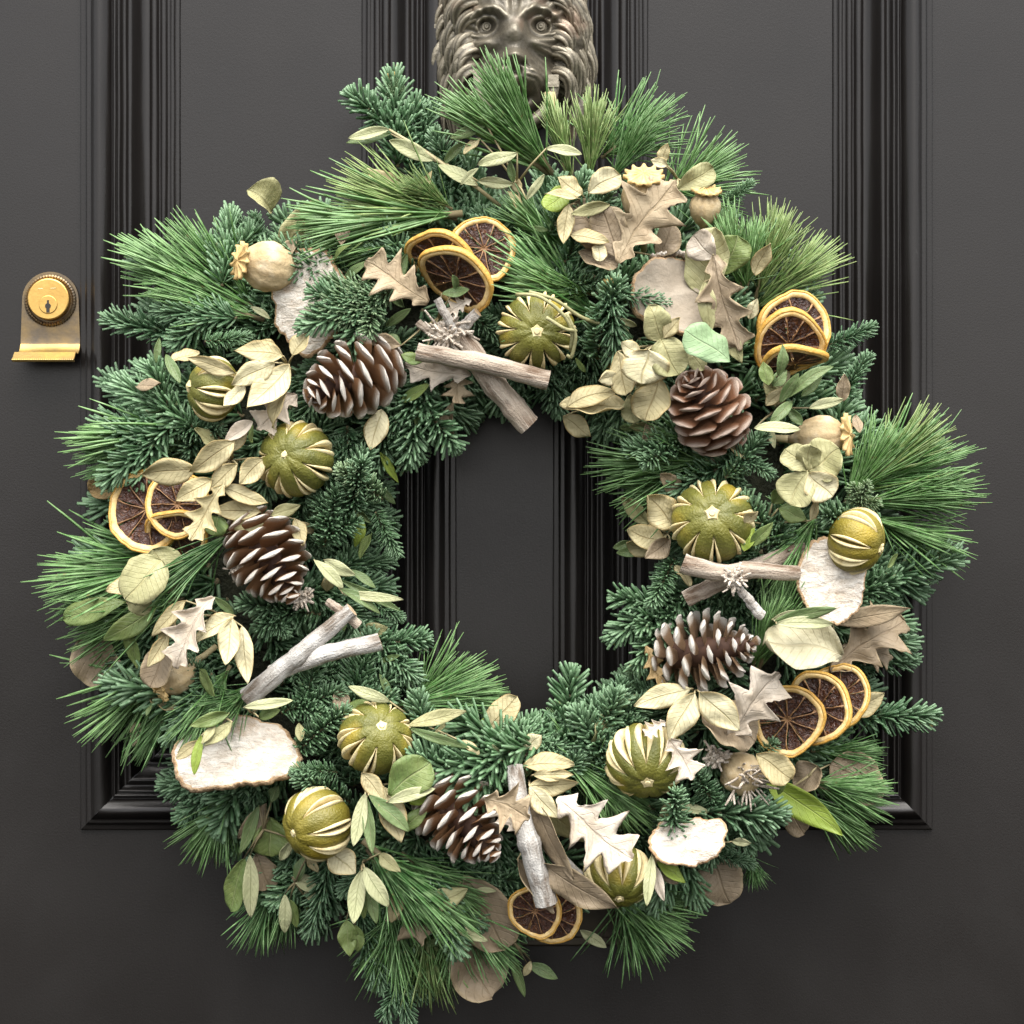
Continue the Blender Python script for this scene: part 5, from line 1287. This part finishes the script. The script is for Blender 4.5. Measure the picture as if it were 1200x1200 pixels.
# ---------------------------------------------------------------- weathered sticks
def stick(pts, r0, r1, mt, label, name='stick', group='weathered sticks on the wreath', knots=True):
    W_ = [P(*p) for p in pts]; o = W_[0]; ax = W_[-1] - W_[0]; L = ax.length / S
    mx = basis(o, ax, Vector((0, -1, .2))); inv = mx.inverted()
    loc = [(inv @ p) / S for p in W_]
    n = 26; path = []
    for i in range(n):
        t = i / (n - 1) * (len(loc) - 1); k = min(int(t), len(loc) - 2); f = t - k
        path.append(loc[k].lerp(loc[k + 1], f) + Vector((0, mnoise.noise(Vector((i * .3, L, 0))) * 1.6, mnoise.noise(Vector((i * .3, L, 5))) * 1.6)))
    kn_ = [rnd(.15, .85) for _ in range(2)]
    rad = []
    for i in range(n):
        t = i / (n - 1); r = r0 + (r1 - r0) * t
        for q in kn_: r *= 1 + .10 * math.exp(-((t - q) / .035) ** 2)
        rad.append(r)
    sd_ = rnd(0, 50)
    mb = MB(); ns = 16
    tube(mb, path, rad, ns, wob=lambda i, j: 1 + .13 * mnoise.noise(Vector((math.cos(j / ns * 6.283) * 2.2 + sd_, math.sin(j / ns * 6.283) * 2.2, i * .16))) + (.10 * mnoise.noise(Vector((j * 2.1, i * 3.0, sd_))) if i in (0, n - 1) else 0))
    for q in (-1, -2): mb.m[q] = 1
    ob = link(name, mb.mesh('stick', [M[mt], M['wood_end']], True, sharp=55), None, mx)
    return tag(ob, label, 'stick', group)
stick([(489, 412, 182), (560, 424, 186), (643, 446, 182)], 9.5, 10.5, 'stick', 'upper bleached stick lying across another near the top')
stick([(538, 392, 158), (575, 445, 162), (620, 499, 150)], 12, 13, 'stick', 'thick splintered stick slanting under another at the top')
stick([(512, 350, 182), (524, 372, 182), (532, 392, 172)], 4.2, 5, 'stickg', 'short thin upright twig above the top crossed sticks')
stick([(560, 366, 172), (546, 380, 170), (534, 394, 164)], 5.5, 6, 'stickg', 'short forked twig stub beside the top orange slices')
stick([(490, 378, 158), (508, 392, 162), (520, 398, 160)], 4.5, 5, 'stick', 'little grey twig stub left of the frosted lichen')
stick([(800, 660, 188), (842, 672, 188), (880, 668, 184), (936, 672, 178)], 10.5, 8, 'stick', 'horizontal bleached stick below the right hand lime')
stick([(803, 702, 158), (840, 684, 162), (890, 662, 152), (942, 642, 140)], 9.5, 9, 'stick', 'slanting stick crossing behind the horizontal right one')
stick([(866, 690, 190), (878, 704, 190), (892, 722, 184)], 4.5, 6, 'stickg', 'short pale twig hanging from the right hand crossed sticks')
stick([(290, 818, 150), (350, 768, 172), (412, 714, 178)], 12, 8, 'stickg', 'longer grey stick slanting up at the lower left')
stick([(318, 790, 158), (380, 766, 176), (446, 752, 170)], 9, 9.5, 'stickg', 'shorter grey stick pointing right at the inner left rim')
stick([(384, 705, 168), (400, 716, 176), (420, 732, 170)], 4.5, 5.5, 'stick', 'small twig end on the inner left rim beside olive leaves')
stick([(603, 898, 172), (612, 960, 188), (624, 1006, 190), (641, 1058, 178)], 9, 12.5, 'stickg', 'thick upright grey stick at the bottom beside the cone')
stick([(620, 950, 166), (652, 1004, 168), (700, 1048, 150)], 8, 8, 'stickg', 'grey blue stick slanting behind the upright bottom one')

# frosted lichen knots
def lichen(px, py, d, r, label, n=60):
    root = empty('lichen_knot', Matrix.Translation(P(px, py, d)), label, 'lichen', 'frosted lichen knots on the wreath')
    mb = MB(); vs = []
    sphere(mb, (0, 0, 0), r * .62, 16, 10, (1, .8, .9)); mb.v = [tuple(Vector(v) * (1 + .25 * mnoise.noise(Vector(v) * .2))) for v in mb.v]
    link('lump', mb.mesh('lichen_lump', M['lichen']), root)
    mb = MB()
    for k in range(n):
        a_, b_ = rnd(0, 6.283), rnd(-1, 1); q = math.sqrt(1 - b_ * b_); dv = Vector((q * math.cos(a_), -abs(q * math.sin(a_)), b_))
        needle(mb, dv * r * .5, dv, Vector((rnd(-1, 1), rnd(-1, 1), rnd(-1, 1))), r * rnd(.3, .65), rnd(1.2, 2.2), rnd(.2, .9), 3, 4, .8)
    t = link('tufts', mb.mesh('lichen_tufts', M['lichen']), root); t['kind'] = 'stuff'
lichen(524, 392, 166, 26, 'frosted lichen lump at the meeting of the top sticks')
lichen(862, 680, 196, 15, 'white lichen knot on the right hand crossed sticks', 40)
lichen(356, 700, 158, 13, 'small white lichen tuft below the left brown cone', 34)
lichen(276, 664, 150, 12, 'small white lichen tuft left of the left brown cone', 34)
lichen(838, 888, 158, 16, 'pale lichen tuft between lower right lime and seed head', 40)
# wiry tendrils wrapped round the top lime
root = empty('tendril', Matrix.Translation(P(640, 360, 150)), 'dry wiry tendril wound round the top right slit lime', 'tendril')
mb = MB(); O3 = P(640, 360, 150)
for pts in ([(605, 345, 190), (630, 345, 205), (655, 362, 205), (672, 385, 195), (668, 412, 180)], [(620, 342, 196), (650, 350, 198), (680, 372, 180), (705, 380, 160)], [(664, 368, 200), (676, 392, 192), (670, 420, 180), (664, 416, 182)], [(640, 372, 206), (662, 386, 204), (676, 388, 190)]):
    P3 = [(P(*p) - O3) / S for p in pts]; path = []
    for i in range(18):
        t = i / 17 * (len(P3) - 1); k = min(int(t), len(P3) - 2); path.append(P3[k].lerp(P3[k + 1], t - k))
    for _ in range(3): path = [path[0]] + [(path[i - 1] + path[i] * 2 + path[i + 1]) / 4 for i in range(1, 17)] + [path[-1]]
    tube(mb, path, [2.0] * 17 + [1.2], 7)
link('wiry_stem', mb.mesh('wiry_stem', M['euc']), root)
